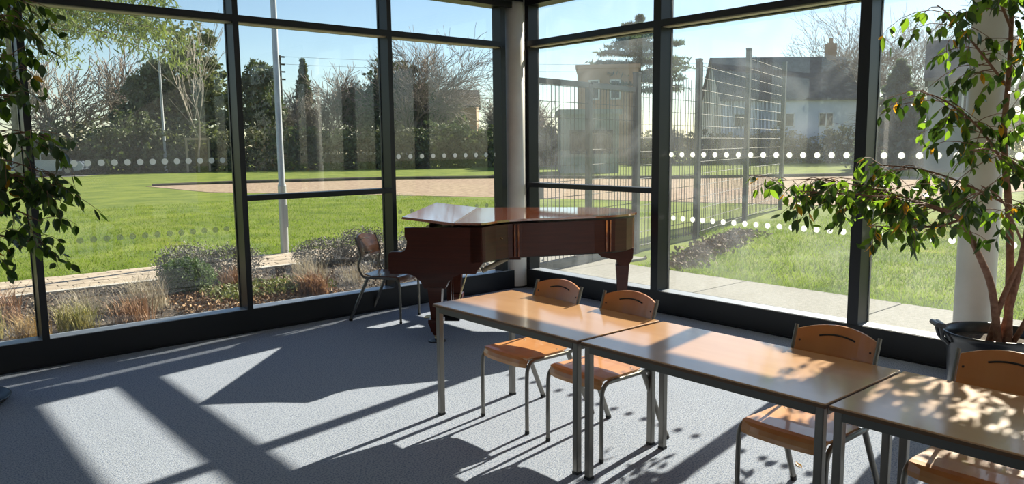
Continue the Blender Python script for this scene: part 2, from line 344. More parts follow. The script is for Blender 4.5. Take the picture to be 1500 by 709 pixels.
# ------------------------------------------------------------------ outside ground
g = MB()
g.box((-60, 7.0, -.12), (150, 150, -.035)); g.box((6.25, -60, -.12), (150, 7.0, -.035))
o = struct('ground', g, 'lawn'); o['label'] = 'green lawn outside the windows'
def strip(name, poly, z, m, label):
    o = MB().prism(poly, z - .08, z).build(name, m); o['kind'] = 'structure'; o['label'] = label; return o
strip('planting_bed', [(-6, 7.0), (7.0, 7.0), (7.0, 10.38), (-6, 10.38)], -.015, 'soil', 'dark soil planting bed against the left windows')
strip('gravel_strip', [(10.6, 30.2), (16.3, 19.2), (20, 9.7), (40, 7), (38, 17.5), (29.5, 23.0), (25.3, 30), (20.7, 33.9), (14.6, 36.0), (10.3, 37.2)], -.022, 'gravel', 'band of pinkish gravel crossing the lawn')
strip('tarmac_drive', [(-25, 57.5), (11.5, 54.5), (13.5, 58.5), (-25, 64)], -.024, 'tarmac', 'grey drive where the car is parked')
kb = thing('timber_edging', 'dark timber edging along the far side of the gravel', 'edging')
MB().tube([(10.6, 37.3, -.05), (14.6, 36.3, 0), (20.7, 34.2, 0), (25.5, 30.2, 0), (29.7, 23.2, 0), (38.2, 17.7, 0)], .13, 5).build('edge_board', 'kerb_timber', kb)

# brick path
path = setting('brick_path', 'pale brick path between planting bed and lawn')
MB().box((-6, 10.35, -.06), (9.6, 11.7, -.012)).build('sand_bed', 'path_sand', path)
MB().box((-6, 10.36, -.05), (9.6, 10.44, .012)).build('kerb', 'stone_pale', path)
brick_me = MB().box((-.143, -.069, -.03), (.143, .069, .008), bev=.004).build('brick', 'path_brick', path)
k = 0
for j in range(8):
    for i in range(34):
        x = -.3 + i * .292 + (j % 2) * .146; y = 10.525 + j * .1455
        bo = brick_me if k == 0 else brick_me.copy()
        if k: C.objects.link(bo)
        bo.location = (x, y, random.uniform(-.003, .003)); bo.rotation_euler = (random.uniform(-.01, .01), random.uniform(-.01, .01), random.uniform(-.01, .01)); k += 1
# concrete path on the right
cp = setting('concrete_path', 'pale concrete slab path outside the right windows')
ys = [-4.6, -2.6, -.7, 1.35, 3.35, 5.2, 7.3]
for a, c in zip(ys, ys[1:]):
    MB().box((6.27, a + .008, -.06), (8.22 + random.uniform(-.03, .03), c - .008, .0), bev=.006).build('slab', 'concrete', cp)
MB().box((6.9, 7.31, -.06), (8.9, 8.6, -.002), bev=.006).build('slab', 'concrete', cp)

# ------------------------------------------------------------------ fast vegetation generators
def rnd_unit(rs, n):
    v = rs.normal(size=(n, 3)); return v / np.linalg.norm(v, axis=1, keepdims=True)
def leaf_quads(rs, P, size, name, m, parent, droop=0.0, long=1.6):
    n = len(P); a = rnd_unit(rs, n); a[:, 2] -= droop; a /= np.linalg.norm(a, axis=1, keepdims=True)
    b = np.cross(a, rnd_unit(rs, n)); b /= np.linalg.norm(b, axis=1, keepdims=True) + 1e-9
    s = size * rs.uniform(.6, 1.3, (n, 1)); A = a * s * long / 2; B = b * s / 2
    V = np.stack([P - A, P + B * .9, P + A, P - B * .9], 1).reshape(-1, 3)
    return np_mesh(name, V, np.arange(4 * n).reshape(n, 4), m, parent)
def segs_mesh(S, name, m, parent, n=4):
    """S: array rows p0(3) p1(3) r0 r1 -> tapered prisms"""
    S = np.array(S, float); p0, p1, r0, r1 = S[:, :3], S[:, 3:6], S[:, 6:7], S[:, 7:8]
    d = p1 - p0; d /= np.linalg.norm(d, axis=1, keepdims=True) + 1e-9
    ref = np.where(np.abs(d[:, 2:3]) > .9, np.array([[1., 0, 0]]), np.array([[0, 0, 1.]])); a = np.cross(d, ref); a /= np.linalg.norm(a, axis=1, keepdims=True); b = np.cross(d, a)
    rings = []
    for p, r in ((p0, r0), (p1, r1)):
        for k in range(n): t = 2 * PI * k / n; rings.append(p + (a * math.cos(t) + b * math.sin(t)) * r)
    V = np.stack(rings, 1).reshape(-1, 3); N = len(S)
    base = (np.arange(N) * 2 * n)[:, None]; F = np.concatenate([base + np.array([[k, (k + 1) % n, n + (k + 1) % n, n + k]]) for k in range(n)], 0)
    return np_mesh(name, V, F, m, parent, True)
def branch(rs, p, d, L, r, lev, out, rmin, up=.12, spread=.55, nch=3, wob=.18):
    """recursive branching; out = list of (level, row)"""
    steps = 4 if lev < 2 else 3; q = np.array(p, float); dd = np.array(d, float); pts = []
    for i in range(steps):
        nd = dd + rs.normal(size=3) * wob; nd[2] += up; nd /= np.linalg.norm(nd)
        q2 = q + nd * L / steps; ra = r * (1 - .55 * i / steps); rb = r * (1 - .55 * (i + 1) / steps)
        out.append((lev, (*q, *q2, ra, rb))); pts.append((q2, nd, rb)); q, dd = q2, nd
    if lev >= MAXL[0] or r < rmin: return
    for (q, dn, rr) in pts[(1 if lev == 0 else 0):]:
        for _ in range(nch if q is pts[-1][0] else nch - 1):
            v = rnd_unit(rs, 1)[0]; v -= dn * v.dot(dn); v /= np.linalg.norm(v) + 1e-9
            nd = dn * math.cos(spread) + v * math.sin(spread) * rs.uniform(.6, 1.4); nd /= np.linalg.norm(nd)
            branch(rs, q, nd, L * rs.uniform(*RAT), rr * .62, lev + 1, out, rmin, up, spread, nch, wob)
MAXL = [4]; RAT = [.58, .86]
def bare_tree(loc, h, seed, label, r=.28, first=.30, name='bare_tree', twig='twig_brown', maxl=4, up=.05, spread=.62, nch=3, lean=(0, 0), cat='tree', wob=.2, rt=1.0):
    rs = np.random.RandomState(seed); MAXL[0] = maxl; out = []
    t = thing(name, label, cat, loc)
    branch(rs, (0, 0, -.1), (lean[0], lean[1], 1), h * first, r, 0, out, .004, up, spread, nch, wob)
    segs_mesh([s for l, s in out if l == 0], 'trunk', 'bark_grey', t, 8)
    segs_mesh([(*s[:6], max(s[6], .009 * rt), max(s[7], .007 * rt)) for l, s in out if l > 0], 'branches', twig, t, 3)['kind'] = 'stuff'
    return t
def blob_points(rs, blobs, n, shell=.75):
    w = np.array([b[3] * b[4] * b[5] for b in blobs]) ** .67; w /= w.sum(); idx = rs.choice(len(blobs), n, p=w); B = np.array(blobs)[idx]
    u = rnd_unit(rs, n) * (rs.uniform(shell ** 3, 1, (n, 1)) ** (1 / 3)) * (1 + .12 * rs.normal(size=(n, 1)))
    return B[:, :3] + u * B[:, 3:6]
def evergreen(loc, blobs, n, size, m, seed, label, name='evergreen_tree', cat='tree', trunk=(.25, 3.0), shell=.6, droop=0.0):
    rs = np.random.RandomState(seed); t = thing(name, label, cat, loc)
    if trunk: MB().tube([(0, 0, -.1), (.05, 0, trunk[1] * .5), (0, .05, trunk[1])], [trunk[0], trunk[0] * .8, trunk[0] * .6], 8).build('trunk', 'bark_grey', t)
    # lumpy crown: each blob is broken into smaller clumps
    P = blob_points(rs, blobs, 260, shell); small = [(*p, s, s, s * .8) for p, s in zip(P, rs.uniform(.35, .8, len(P)) * max(.4, size * 2.2))]
    pts = np.concatenate([blob_points(rs, small, int(n * .75), .3), blob_points(rs, blobs, n - int(n * .75), .2)])
    pts[:, 2] = np.maximum(pts[:, 2], -.02)
    leaf_quads(rs, pts, size, 'foliage', m, t, droop)['kind'] = 'stuff'
    return t
def conifer(loc, h, rad, seed, label, m='needle_cedar', z0=.15, droop=.35, tiers=16, per=9, size=.3, name='conifer_tree', n_sp=34, taper=1.0, gap=1.0, nl=2.2):
    """boughs in tiers, each bough carries drooping sprays"""
    rs = np.random.RandomState(seed); t = thing(name, label, 'tree', loc)
    MB().tube([(0, 0, -.1), (0, 0, h * .5), (0, 0, h * .97)], [h * .022, h * .014, .02], 8).build('trunk', 'bark_grey', t)
    S = []; Q = []
    for i in range(tiers):
        f = i / (tiers - 1); z = h * (z0 + (1 - z0) * f * .97); L = rad * (1 - f ** taper * .93)
        for k in range(per):
            a = rs.uniform(0, 2 * PI); l = L * rs.uniform(.65, 1.12); p = np.array([0, 0, z]); d = np.array([math.cos(a), math.sin(a), .12])
            st = 5; zz = 0
            for s in range(st):
                d2 = d + np.array([0, 0, -droop * (s + 1) / st]) + rs.normal(size=3) * .06; p2 = p + d2 * l / st
                S.append((*p, *p2, .05 * (1 - s / st) + .012, .05 * (1 - (s + 1) / st) + .01))
                for _ in range(int(n_sp / st * (s + 1) / 3)):
                    w = rs.uniform(); q = p + (p2 - p) * w; side = np.array([-d[1], d[0], 0]) * rs.normal() * l * .13; Q.append(q + side + np.array([0, 0, -abs(rs.normal()) * .28 * droop * 2]))
                p = p2
    segs_mesh(S, 'branches', 'twig_brown', t, 3)['kind'] = 'stuff'
    leaf_quads(rs, np.array(Q), size, 'needles', m, t, .5 + droop, nl)['kind'] = 'stuff'
    return t
def blades(rs, P, h, w, lean, name, m, parent=None):
    n = len(P); a = rs.uniform(0, 2 * PI, n); hh = h * rs.uniform(.5, 1.2, n)
    side = np.stack([np.cos(a), np.sin(a), np.zeros(n)], 1) * w / 2; tip = P + np.stack([rs.normal(size=n) * lean * hh, rs.normal(size=n) * lean * hh, hh], 1)
    V = np.stack([P - side, P + side, tip], 1).reshape(-1, 3)
    return np_mesh(name, V, np.arange(3 * n).reshape(n, 3), m, parent)

rs = np.random.RandomState(3)
# grass blades where the lawn is near enough to read
n = 60000; gx = rs.uniform(-2, 15, n); gy = 11.72 + (rs.uniform(0, 1, n) ** 1.6) * 13
tag(blades(rs, np.stack([gx, gy, np.full(n, -.036)], 1), .05, .012, .5, 'grass', 'grass_blade'), 'short grass blades on the sunny left lawn', 'grass', kind='stuff')
n = 60000; gx = 8.24 + (rs.uniform(0, 1, n) ** 1.5) * 9; gy = rs.uniform(-3, 9, n); kp = (gy < 6.9 + .2 * (gx - 8)) | (gx > 12); gx, gy = gx[kp], gy[kp]
P = np.stack([gx, gy, np.full(len(gx), -.036)], 1)
tag(blades(rs, P, .07, .012, .55, 'grass', 'grass_blade'), 'longer grass blades beyond the concrete path', 'grass', kind='stuff')

# ------------------------------------------------------------------ planting bed: clumps, shrubs, litter
def clump(loc, n, h, r, m, seed, label, name='grass_clump', lean=.45, w=.008, cat='plant'):
    r_ = np.random.RandomState(seed); t = thing(name, label, cat, loc)
    lean = lean * 1.9; a = r_.uniform(0, 2 * PI, n); q = r * 1.5 * r_.uniform(0, 1, n); P = np.stack([q * np.cos(a) * .6, q * np.sin(a) * .6, np.zeros(n)], 1)
    # two-segment arching blades
    ang = r_.uniform(0, 2 * PI, n); hh = h * .85 * r_.uniform(.25, 1.2, n); dv = np.stack([np.cos(ang), np.sin(ang), np.zeros(n)], 1) * (lean * hh * r_.uniform(.1, 1.0, n))[:, None]
    s = np.stack([-np.sin(ang), np.cos(ang), np.zeros(n)], 1) * w / 2
    mid = P + dv * .4 + np.stack([np.zeros(n), np.zeros(n), hh * .65], 1); tip = P + dv * 1.25 + np.stack([np.zeros(n), np.zeros(n), hh], 1)
    V = np.stack([P - s, P + s, mid + s * .8, mid - s * .8, tip], 1).reshape(-1, 3); b5 = (np.arange(n) * 5)[:, None]
    F = np.concatenate([b5 + np.array([[0, 1, 2]]), b5 + np.array([[0, 2, 3]]), b5 + np.array([[3, 2, 4]])])
    np_mesh('blades', V, F, m, t)['kind'] = 'stuff'
    return t
clump((1.05, 8.9, 0), 340, .42, .22, 'red_grass', 1, 'rust-brown ornamental grass clump left of the first mullion')
clump((.80, 8.25, 0), 380, .36, .24, 'green_grass', 2, 'yellow-green grass clump at the left edge of the bed')
clump((1.12, 7.75, 0), 260, .30, .18, 'orange_grass', 3, 'straw-orange grass tuft at the foot of the first mullion')
clump((1.55, 8.05, 0), 300, .30, .2, 'green_grass', 4, 'yellow-green grass tuft just right of the first mullion')
clump((2.30, 8.6, 0), 420, .42, .28, 'dry_grass', 5, 'pale dry grass clump in the middle of the bed', w=.006)
clump((2.02, 8.0, 0), 300, .30, .22, 'red_grass', 6, 'reddish grass tuft below the pale dry clump')
clump((1.75, 8.75, 0), 240, .34, .3, 'dry_grass', 7, 'thin straw-coloured stalks at the back left of the bed', lean=.6, w=.005)
clump((4.12, 8.55, 0), 420, .46, .26, 'dry_grass', 8, 'tall pale dried stalks left of the single chair', lean=.25, w=.006)
clump((3.95, 8.05, 0), 260, .30, .2, 'red_grass', 9, 'russet leafy tuft in front of the tall pale stalks', w=.02)
clump((3.55, 9.35, 0), 300, .26, .22, 'red_grass', 10, 'low pinkish-brown tuft near the brick path', w=.006)
clump((4.75, 8.5, 0), 200, .3, .25, 'dry_grass', 12, 'sparse dry stalks close to the chair legs', w=.005)
def shrub(loc, blobs, n, size, m, seed, label, stems=60, hh=.3):
    r_ = np.random.RandomState(seed); t = thing('shrub', label, 'shrub', loc)
    S = []
    for _ in range(stems):
        bb = blobs[r_.randint(len(blobs))]; e = np.array(bb[:3]) + rnd_unit(r_, 1)[0] * np.array(bb[3:6]) * .95; e[2] = max(e[2], .05); S.append((0 + r_.normal() * .05, 0 + r_.normal() * .05, 0, *e, .006, .002))
    segs_mesh(S, 'stems', 'twig_brown', t, 3)
    P = blob_points(r_, blobs, n, .5); P[:, 2] = np.maximum(P[:, 2], .01)
    leaf_quads(r_, P, size, 'foliage', m, t, -.4, 2.5)['kind'] = 'stuff'
    return t
shrub((2.98, 9.35, 0), [(0, 0, .17, .30, .28, .21)], 5500, .020, 'shrub_green', 21, 'round green shrub between planting bed and path')
shrub((3.45, 9.95, 0), [(-.25, .1, .22, .38, .3, .26), (.3, 0, .2, .42, .3, .22)], 6500, .016, 'lavender_leaf', 22, 'grey lavender bush left of the second mullion')
shrub((5.55, 10.1, 0), [(-.45, 0, .18, .45, .3, .2), (.25, .05, .22, .5, .32, .25)], 7500, .016, 'lavender_leaf', 23, 'long grey lavender bush behind the tall dry stalks')
shrub((6.55, 9.6, 0), [(0, 0, .2, .5, .4, .24)], 5000, .018, 'lavender_leaf', 24, 'grey lavender bush seen behind the single chair')
def litter(n, box, size, m, seed, name, label, hgt=.012, shape=None):
    r_ = np.random.RandomState(seed); x = r_.uniform(box[0], box[2], n); y = r_.uniform(box[1], box[3], n); z = r_.uniform(0, hgt, n) - .012
    P = np.stack([x, y, z], 1)
    if shape is not None: P = shape(P, r_)
    o = leaf_quads(r_, P, size, name, m, None, 0, 1.4); return tag(o, label, 'litter', kind='stuff')
litter(2600, (2.5, 7.4, 4.3, 9.2), .032, 'fallen_leaf', 31, 'fallen_leaves', 'orange and brown fallen leaves on the bed near the second mullion', .05)
litter(7000, (0.3, 7.2, 6.6, 10.3), .026, 'wood_chip', 32, 'bark_mulch', 'bark chips and twigs scattered over the planting bed', .03)
litter(2600, (1.7, 7.15, 3.9, 7.75), .03, 'moss_low', 33, 'ground_cover', 'low yellowish ground cover along the window foot', .03)
litter(1500, (5.6, 8.0, 7.6, 10.2), .05, 'stone_pale', 34, 'pebbles', 'pale stones in the bed behind the chair', .02)
litter(1800, (3.0, 8.3, 4.4, 9.2), .032, 'leaf_olive', 36, 'creeping_plant', 'dull green creeping plant left of the tall dry stalks', .09)
def heap(P, r_):
    t = (P[:, 0] - 8.3) / 4.8; P[:, 1] = 6.45 + 1.8 * t + r_.normal(size=len(P)) * .17; P[:, 2] = np.abs(r_.normal(size=len(P))) * .05 * (1 - np.abs(t - .5)) - .03; return P
litter(3000, (8.3, 0, 13.1, 1), .055, 'wood_chip', 35, 'mulch_heap', 'grey-brown wood chip heap along the foot of the fence', 0, heap)

# ------------------------------------------------------------------ lamp posts, pole, cables
lp = thing('lamp_post', 'tall grey lamp post standing just past the brick path', 'lamp post', (5.23, 11.62, -.03))
MB().tube([(0, 0, 0), (0, 0, 1.1)], .064, 16).build('base_section', 'lamp_grey', lp)
MB().tube([(0, 0, 1.1), (0, 0, 1.14), (0, 0, 6.2)], [.064, .05, .04], 16).build('pole', 'lamp_grey', lp)
MB().box((-.02, -.066, .45), (.05, -.05, .8)).build('access_door', 'lamp_grey', lp)
MB().tube([(0, 0, 6.2), (.1, 0, 6.3)], .04, 10).box((0, -.12, 6.28), (.6, .12, 6.36), bev=.03).build('lamp_head', 'lamp_grey', lp)
for (x, y, h, lb, r) in ((17.2, 57.0, 8.6, 'grey lamp post in front of the dark evergreen', .12), (8.95, 58.2, 7.2, 'thin lamp post half hidden behind the left plant', .09)):
    lp = thing('lamp_post', lb, 'lamp post', (x, y, -.03))
    MB().tube([(0, 0, 0), (0, 0, 1.4), (0, 0, 1.45), (0, 0, h)], [r, r, r * .75, r * .6], 10).build('pole', 'lamp_grey', lp)
    MB().box((-.15, -.15, h), (.65, .15, h + .1), bev=.03).build('lamp_head', 'lamp_grey', lp)
up = thing('utility_pole', 'dark wooden utility pole with crossarms left of the tall conifer', 'pole', (32.5, 71.4, -.1))
MB().tube([(0, 0, 0), (0, 0, 10.4)], [.2, .13], 8).build('pole', 'kerb_timber', up)
for z in (10.2, 9.5, 8.8, 8.1): MB().box((-.5, -.06, z), (.5, .06, z + .14)).build('crossarm', 'kerb_timber', up)
for i, z in enumerate((10.2, 9.5)):
    pts = [(32.5 + 50 * t, 71.4 - 34 * t, z + 2.4 * t * (t - 1) * 1.2) for t in np.linspace(0, 1, 20)]
    tag(MB().tube(pts, .014, 3).build('power_cable', 'cable_black'), 'thin power cable, %s of the two running right from the wooden pole' % ('upper', 'lower')[i], 'cable')

# ------------------------------------------------------------------ fence and gate
gm = thing('mesh_fence', 'tall dark welded mesh fence running away from the building', 'fence')
posts = [(9.3, 7.85, 2.72), (11.5, 8.31, 3.10), (14.78, 9.42, 3.62), (18.0, 10.45, 3.62)]
def mesh_panel(a, b_, z0, z1, step=.06, hs=.28, parent=None):
    m_ = MB(); A = Vector((a[0], a[1], 0)); B = Vector((b_[0], b_[1], 0)); L = (B - A).length; d = (B - A) / L; nrm = Vector((-d.y, d.x, 0)); k = int(L / step)
    for i in range(k + 1):
        p = A + d * (i * L / k); m_.tube([p + Vector((0, 0, z0)), p + Vector((0, 0, z1 + .03))], .0065, 4, caps=False)
    for j in range(int((z1 - z0) / hs) + 1):
        z = z0 + .03 + j * hs
        for s in (-1, 1): m_.tube([A + nrm * .008 * s + Vector((0, 0, z)), B + nrm * .008 * s + Vector((0, 0, z))], .0035, 4, caps=False)
    return m_.build('wire_panel', 'fence_wire', parent)
for i, (x, y, h) in enumerate(posts):
    M = Matrix.Translation((x, y, 0)) @ Matrix.Rotation(math.radians(14), 4, 'Z')
    MB().box((-.05, -.045, -.1), (.05, .045, h), M=M).box((-.055, -.05, h), (.055, .05, h + .03), M=M).build('post', 'fence_green', gm)
for i in range(3): mesh_panel(posts[i][:2], posts[i + 1][:2], .05, (2.72, 3.06, 3.5)[i], (.10, .11, .13)[i], .21, gm)
gt = thing('mesh_gate', 'dark steel framed mesh gate by the corner of the building', 'gate')
ga, gb, gc = (6.52, 7.33), (7.94, 7.56), (9.24, 7.84)
for (x, y), w_ in ((ga, .06), (gb, .035)):
    M = Matrix.Translation((x, y, 0)) @ Matrix.Rotation(math.radians(9), 4, 'Z')
    MB().box((-w_, -w_, -.05), (w_, w_, 2.58 if w_ > .05 else 2.5), M=M).build('post', 'fence_green', gt)
for p, q in ((ga, gb), (gb, gc)):
    a = math.atan2(q[1] - p[1], q[0] - p[0]); L = math.hypot(q[0] - p[0], q[1] - p[1]); M = Matrix.Translation((p[0], p[1], 0)) @ Matrix.Rotation(a, 4, 'Z')
    MB().box((.05, -.03, 2.45), (L - .03, .03, 2.52), M=M).build('top_rail', 'fence_green', gt)
    MB().box((.05, -.035, .02), (L - .03, .035, .13), M=M).build('bottom_rail', 'fence_green', gt)
    mesh_panel((p[0] + .05 * math.cos(a), p[1] + .05 * math.sin(a)), q, .1, 2.45, .085, .21, gt)
MB().box((6.6, 7.29, .98), (6.82, 7.37, 1.16), bev=.008).build('lock_box', 'fence_green', gt)

# ------------------------------------------------------------------ far buildings
def gable_house(loc, rz, L, Wd, hw, hr, wall, roof, label, wins=(), chim=None, name='house'):
    t = thing(name, label, 'house', loc, rz)
    MB().box((0, 0, -.5), (L, Wd, hw)).build('wall', wall, t)
    e = .35
    MB().prism([(-e, hw - .1), (Wd / 2, hr), (Wd + e, hw - .1), (Wd + e, hw + .06), (Wd / 2, hr + .18), (-e, hw + .06)], -e * .6, L + e * .6, 0, lambda a, b, c: (c, a, b)).build('roof', roof, t)
    for q0, q1 in ((0.0, .05), (L - .05, L)): MB().prism([(0, hw), (Wd, hw), (Wd / 2, hr)], q0, q1, 0, lambda a, b, c: (c, a, b)).build('gable', wall, t)
    for (x, z, w, h) in wins:
        f = MB().box((x, -.06, z), (x + w, .02, z + .1)).box((x, -.06, z + h - .1), (x + w, .02, z + h)).box((x, -.06, z), (x + .1, .02, z + h)).box((x + w - .1, -.06, z), (x + w, .02, z + h)).box((x + w / 2 - .04, -.06, z), (x + w / 2 + .04, .02, z + h)).build('window', 'window_frame_white', t)
        MB().box((x + .1, -.03, z + .1), (x + w - .1, .0, z + h - .1)).build('pane', 'window_dark', f)
    if chim: MB().box((chim, Wd / 2 - .35, hr - .8), (chim + .8, Wd / 2 + .35, hr + 1.3)).box((chim + .25, Wd / 2 - .12, hr + 1.3), (chim + .55, Wd / 2 + .12, hr + 1.8)).build('chimney', 'brick_pale', t)
    return t
# white house right of centre: front faces the camera
ang = math.atan2(31.4 - 38.2, 65.1 - 57.3)
gable_house((56.8, 38.7, 0), ang, 11.5, 7, 5.2, 8.9, 'render_white', 'roof_slate', 'white house with a dark slate roof beyond the fence', [(1.0, 2.9, 1.3, 1.2), (4.6, 2.9, 1.6, 1.2), (8.2, 2.9, 1.3, 1.2)], 10.0)
gable_house((44.39, 17.37, 0), math.radians(-69), 3.9, 5, 4.9, 7.0, 'render_grey', 'roof_slate', 'grey house with a small window behind the potted tree', [(1.6, 2.9, 1.1, 1.2)], None)
gable_house((42.5, 64.5, 0), math.atan2(-3.7, 4.3), 6.5, 6, 5.4, 7.0, 'brick_pale', 'roof_brown', 'low brown-roofed building behind the big bare tree', [(1, 3.6, 1.2, 1.1), (4, 3.6, 1.2, 1.1)], None)
def flat_block(loc, rz, L, Wd, h, wall, label, wins, fascia=None, name='building'):
    t = thing(name, label, 'building', loc, rz)
    MB().box((0, 0, -.5), (L, Wd, h)).build('wall', wall, t)
    MB().box((-.15, -.15, h), (L + .15, Wd + .15, h + .3)).build('roof_edge', fascia or wall, t)
    for (x, z, w, hh) in wins:
        f = MB().box((x, -.06, z), (x + w, .02, z + .12)).box((x, -.06, z + hh - .12), (x + w, .02, z + hh)).box((x, -.06, z), (x + .12, .02, z + hh)).box((x + w - .12, -.06, z), (x + w, .02, z + hh)).build('window', 'window_frame_white' if wall == 'brick_pale' else 'fence_green', t)
        MB().box((x + .12, -.03, z + .12), (x + w - .12, 0, z + hh - .12)).build('pane', 'window_dark', f)
    return t
a2 = math.atan2(30.2 - 32.5, 34.2 - 31.6)
flat_block((31.7, 32.4, 0), a2, 3.35, 4, 3.35, 'render_grey', 'grey-green flat-roofed cabin with a wide window beyond the lawn', [(.5, 1.1, 2.5, 1.35)])
flat_block((45.9, 45.0, 0), math.atan2(-6, 5.6), 4.9, 6, 7.7, 'brick_pale', 'pale brick block rising behind the flat-roofed cabin', [(.9, 5.2, .9, 1.6), (2.6, 5.2, .9, 1.6)])

# ------------------------------------------------------------------ trees and hedges
# hedge row at the far side of the lawn: separate bushes
hd = [((12.6, 60.5), 3.6, 3.4), ((15.8, 58.6), 3.4, 4.2), ((19.6, 57.5), 3.0, 3.4), ((23.5, 56.0), 2.9, 3.3), ((26.0, 54.0), 2.4, 3.3), ((29.2, 51.8), 2.6, 3.1), ((32.0, 50.0), 2.4, 3.3), ((35.0, 48.6), 2.9, 3.6), ((38.2, 47.2), 2.8, 3.2), ((41.5, 45.6), 3.0, 3.4)]
wh = ['at the far left behind the parked car', 'under the pale bare trees on the left', 'at the foot of the far lamp post', 'right of the staked sapling', 'just left of the near lamp post', 'just right of the near lamp post', 'under the dark holly tree, left part', 'under the dark holly tree, right part', 'beneath the big bare tree', 'beside the round column, far hedge end']
for i, ((x, y), r, h) in enumerate(hd):
    evergreen((x, y, 0), [(0, 0, h * .42, r, r * .6, h * .56), (-r * .5, 0, h * .35, r * .6, r * .5, h * .5), (r * .5, 0, h * .38, r * .6, r * .5, h * .52)], 8000, .17, ('leaf_hedge', 'leaf_olive', 'leaf_dark')[(i * 2) % 3], 100 + i, 'bushy hedge section ' + wh[i], 'hedge', 'hedge', (.12, .8), .5)
for i, ((x, y), r, h, lb) in enumerate((((50.5, 42.5), 2.4, 2.6, 'brown hedge section right of the flat-roofed cabin'), ((54.0, 38.4), 2.8, 2.6, 'brown hedge section in front of the white house, left part'), ((58.0, 34.6), 2.8, 2.7, 'brown hedge section in front of the white house, right part'), ((61.5, 29.0), 3.6, 3.0, 'brown hedge section behind the lawn near the birch'), ((62.0, 22.0), 4.2, 2.9, 'brown hedge section seen through the potted tree'), ((44.4, 47.0), 2.2, 3.0, 'brown hedge section left of the flat-roofed cabin'))):
    evergreen((x, y, 0), [(0, 0, h * .42, r * .8, r, h * .56), (-r * .3, r * .6, h * .35, r * .6, r * .6, h * .5), (r * .3, -r * .6, h * .38, r * .6, r * .6, h * .5)], 7000, .15, 'leaf_hedge', 130 + i, lb, 'hedge', 'hedge', (.12, .8), .5)
# dark evergreen mass left
evergreen((20.9, 63.5, 0), [(0, 0, 3.4, 3.6, 3.0, 3.4), (.2, 0, 6.8, 3.1, 2.4, 2.8), (.5, 0, 9.6, 2.0, 1.8, 2.2), (2.4, -1, 4.4, 2.2, 2, 3.4), (-1.8, 0, 5.6, 2.3, 1.6, 2.9)], 24000, .24, 'leaf_olive', 201, 'dense dark evergreen tree left of the second mullion', trunk=(.3, 5))
evergreen((17.3, 63.0, 0), [(0, 0, 2.4, 2.4, 2.2, 2.8), (.8, 0, 4.8, 2.2, 1.8, 2.2), (1.4, 0, 6.6, 1.3, 1.2, 1.5)], 12000, .22, 'leaf_dark', 202, 'shorter dark evergreen behind the far lamp post', trunk=(.22, 3))
evergreen((25.6, 60.0, 0), [(0, 0, 7.0, 1.4, 1.2, 1.3), (0, 0, 4.4, 1.8, 1.5, 2.2)], 7000, .22, 'leaf_dark', 203, 'evergreen just left of the second mullion edge', trunk=(.18, 6))
evergreen((35.2, 57.0, 0), [(0, 0, 4.0, 3.0, 2.4, 3.0), (.5, 0, 7.0, 2.1, 1.9, 2.2), (-2.4, .6, 4.8, 1.7, 1.5, 1.7), (2.4, -1.2, 5.0, 2.3, 2, 2.2), (4.4, -2.0, 3.4, 2.2, 1.8, 2.2)], 17000, .26, 'leaf_dark', 204, 'rounded dark holly tree behind the third mullion', trunk=(.25, 4))
conifer((31.0, 63.5, 0), 9.3, 1.9, 205, 'slim pointed conifer right of the near lamp post', 'leaf_dark', .1, .25, 20, 8, .22, n_sp=40)
# cedar whose boughs hang into the top of the left windows
conifer((6.9, 45.5, 0), 17.0, 8.2, 206, 'tall cedar with drooping boughs behind the left plant', 'needle_cedar', .46, .50, 13, 9, .085, n_sp=230, taper=1.6, nl=6.0)
conifer((51.5, 43.2, 0), 12.2, 4.4, 207, 'blue-green cedar above the brick block', 'needle_blue', .5, .10, 9, 9, .13, n_sp=130, taper=3.2, nl=5.0)
conifer((47.40, 20.08, 0), 6.4, 2.9, 208, 'pale pointed conifer right of the fourth mullion', 'needle_blue', .02, .2, 18, 10, .22, n_sp=50)
# bare trees
bare_tree((35.4, 55.0, 0), 19.0, 301, 'big spreading bare tree between third mullion and column', .36, .21, maxl=4, up=.04, spread=.58, nch=3, rt=2.0, wob=.15)
bare_tree((13.6, 66.5, 0), 13.5, 302, 'bare tree with ivy on the left behind the cedar', .30, .3, maxl=3, up=.08, spread=.5, rt=3.4)
bare_tree((17.6, 70.0, 0), 13.0, 303, 'second bare tree between cedar and dark evergreen', .30, .3, maxl=3, up=.08, spread=.5, rt=3.4)
bare_tree((10.4, 68.0, 0), 12.5, 304, 'pale bare tree at the far left behind the plant', .3, .34, twig='twig_pale', maxl=3, up=.08, spread=.5, rt=3.4)
bare_tree((28.6, 62.0, 0), 8.2, 305, 'pale bare tree left of the near lamp post', .22, .32, twig='twig_pale', maxl=4, spread=.6, rt=2.4)
bare_tree((31.4, 60.5, 0), 8.8, 306, 'bare tree close behind the near lamp post', .2, .34, maxl=4, spread=.55, rt=2.2)
bare_tree((42.2, 51.0, 0), 8.8, 307, 'tangled bare tree just left of the column', .2, .28, twig='twig_pale', maxl=4, spread=.65, rt=2.2)
bare_tree((46.0, 49.5, 0), 8.6, 308, 'bare bushy tree just right of the column', .18, .26, maxl=4, spread=.6, rt=2.2)
bare_tree((53.5, 41.8, 0), 5.6, 309, 'low bare bush left of the white house', .14, .22, twig='twig_pale', maxl=4, spread=.7, rt=2.2)
bare_tree((72.0, 36.0, 0), 15.0, 310, 'tall bare birch behind the white house', .2, .34, maxl=4, up=.02, spread=.40, rt=1.6)
bare_tree((71.0, 30.5, 0), 14.5, 311, 'weeping bare birch behind the right end of the white house', .2, .36, maxl=4, up=.0, spread=.42, rt=1.6)
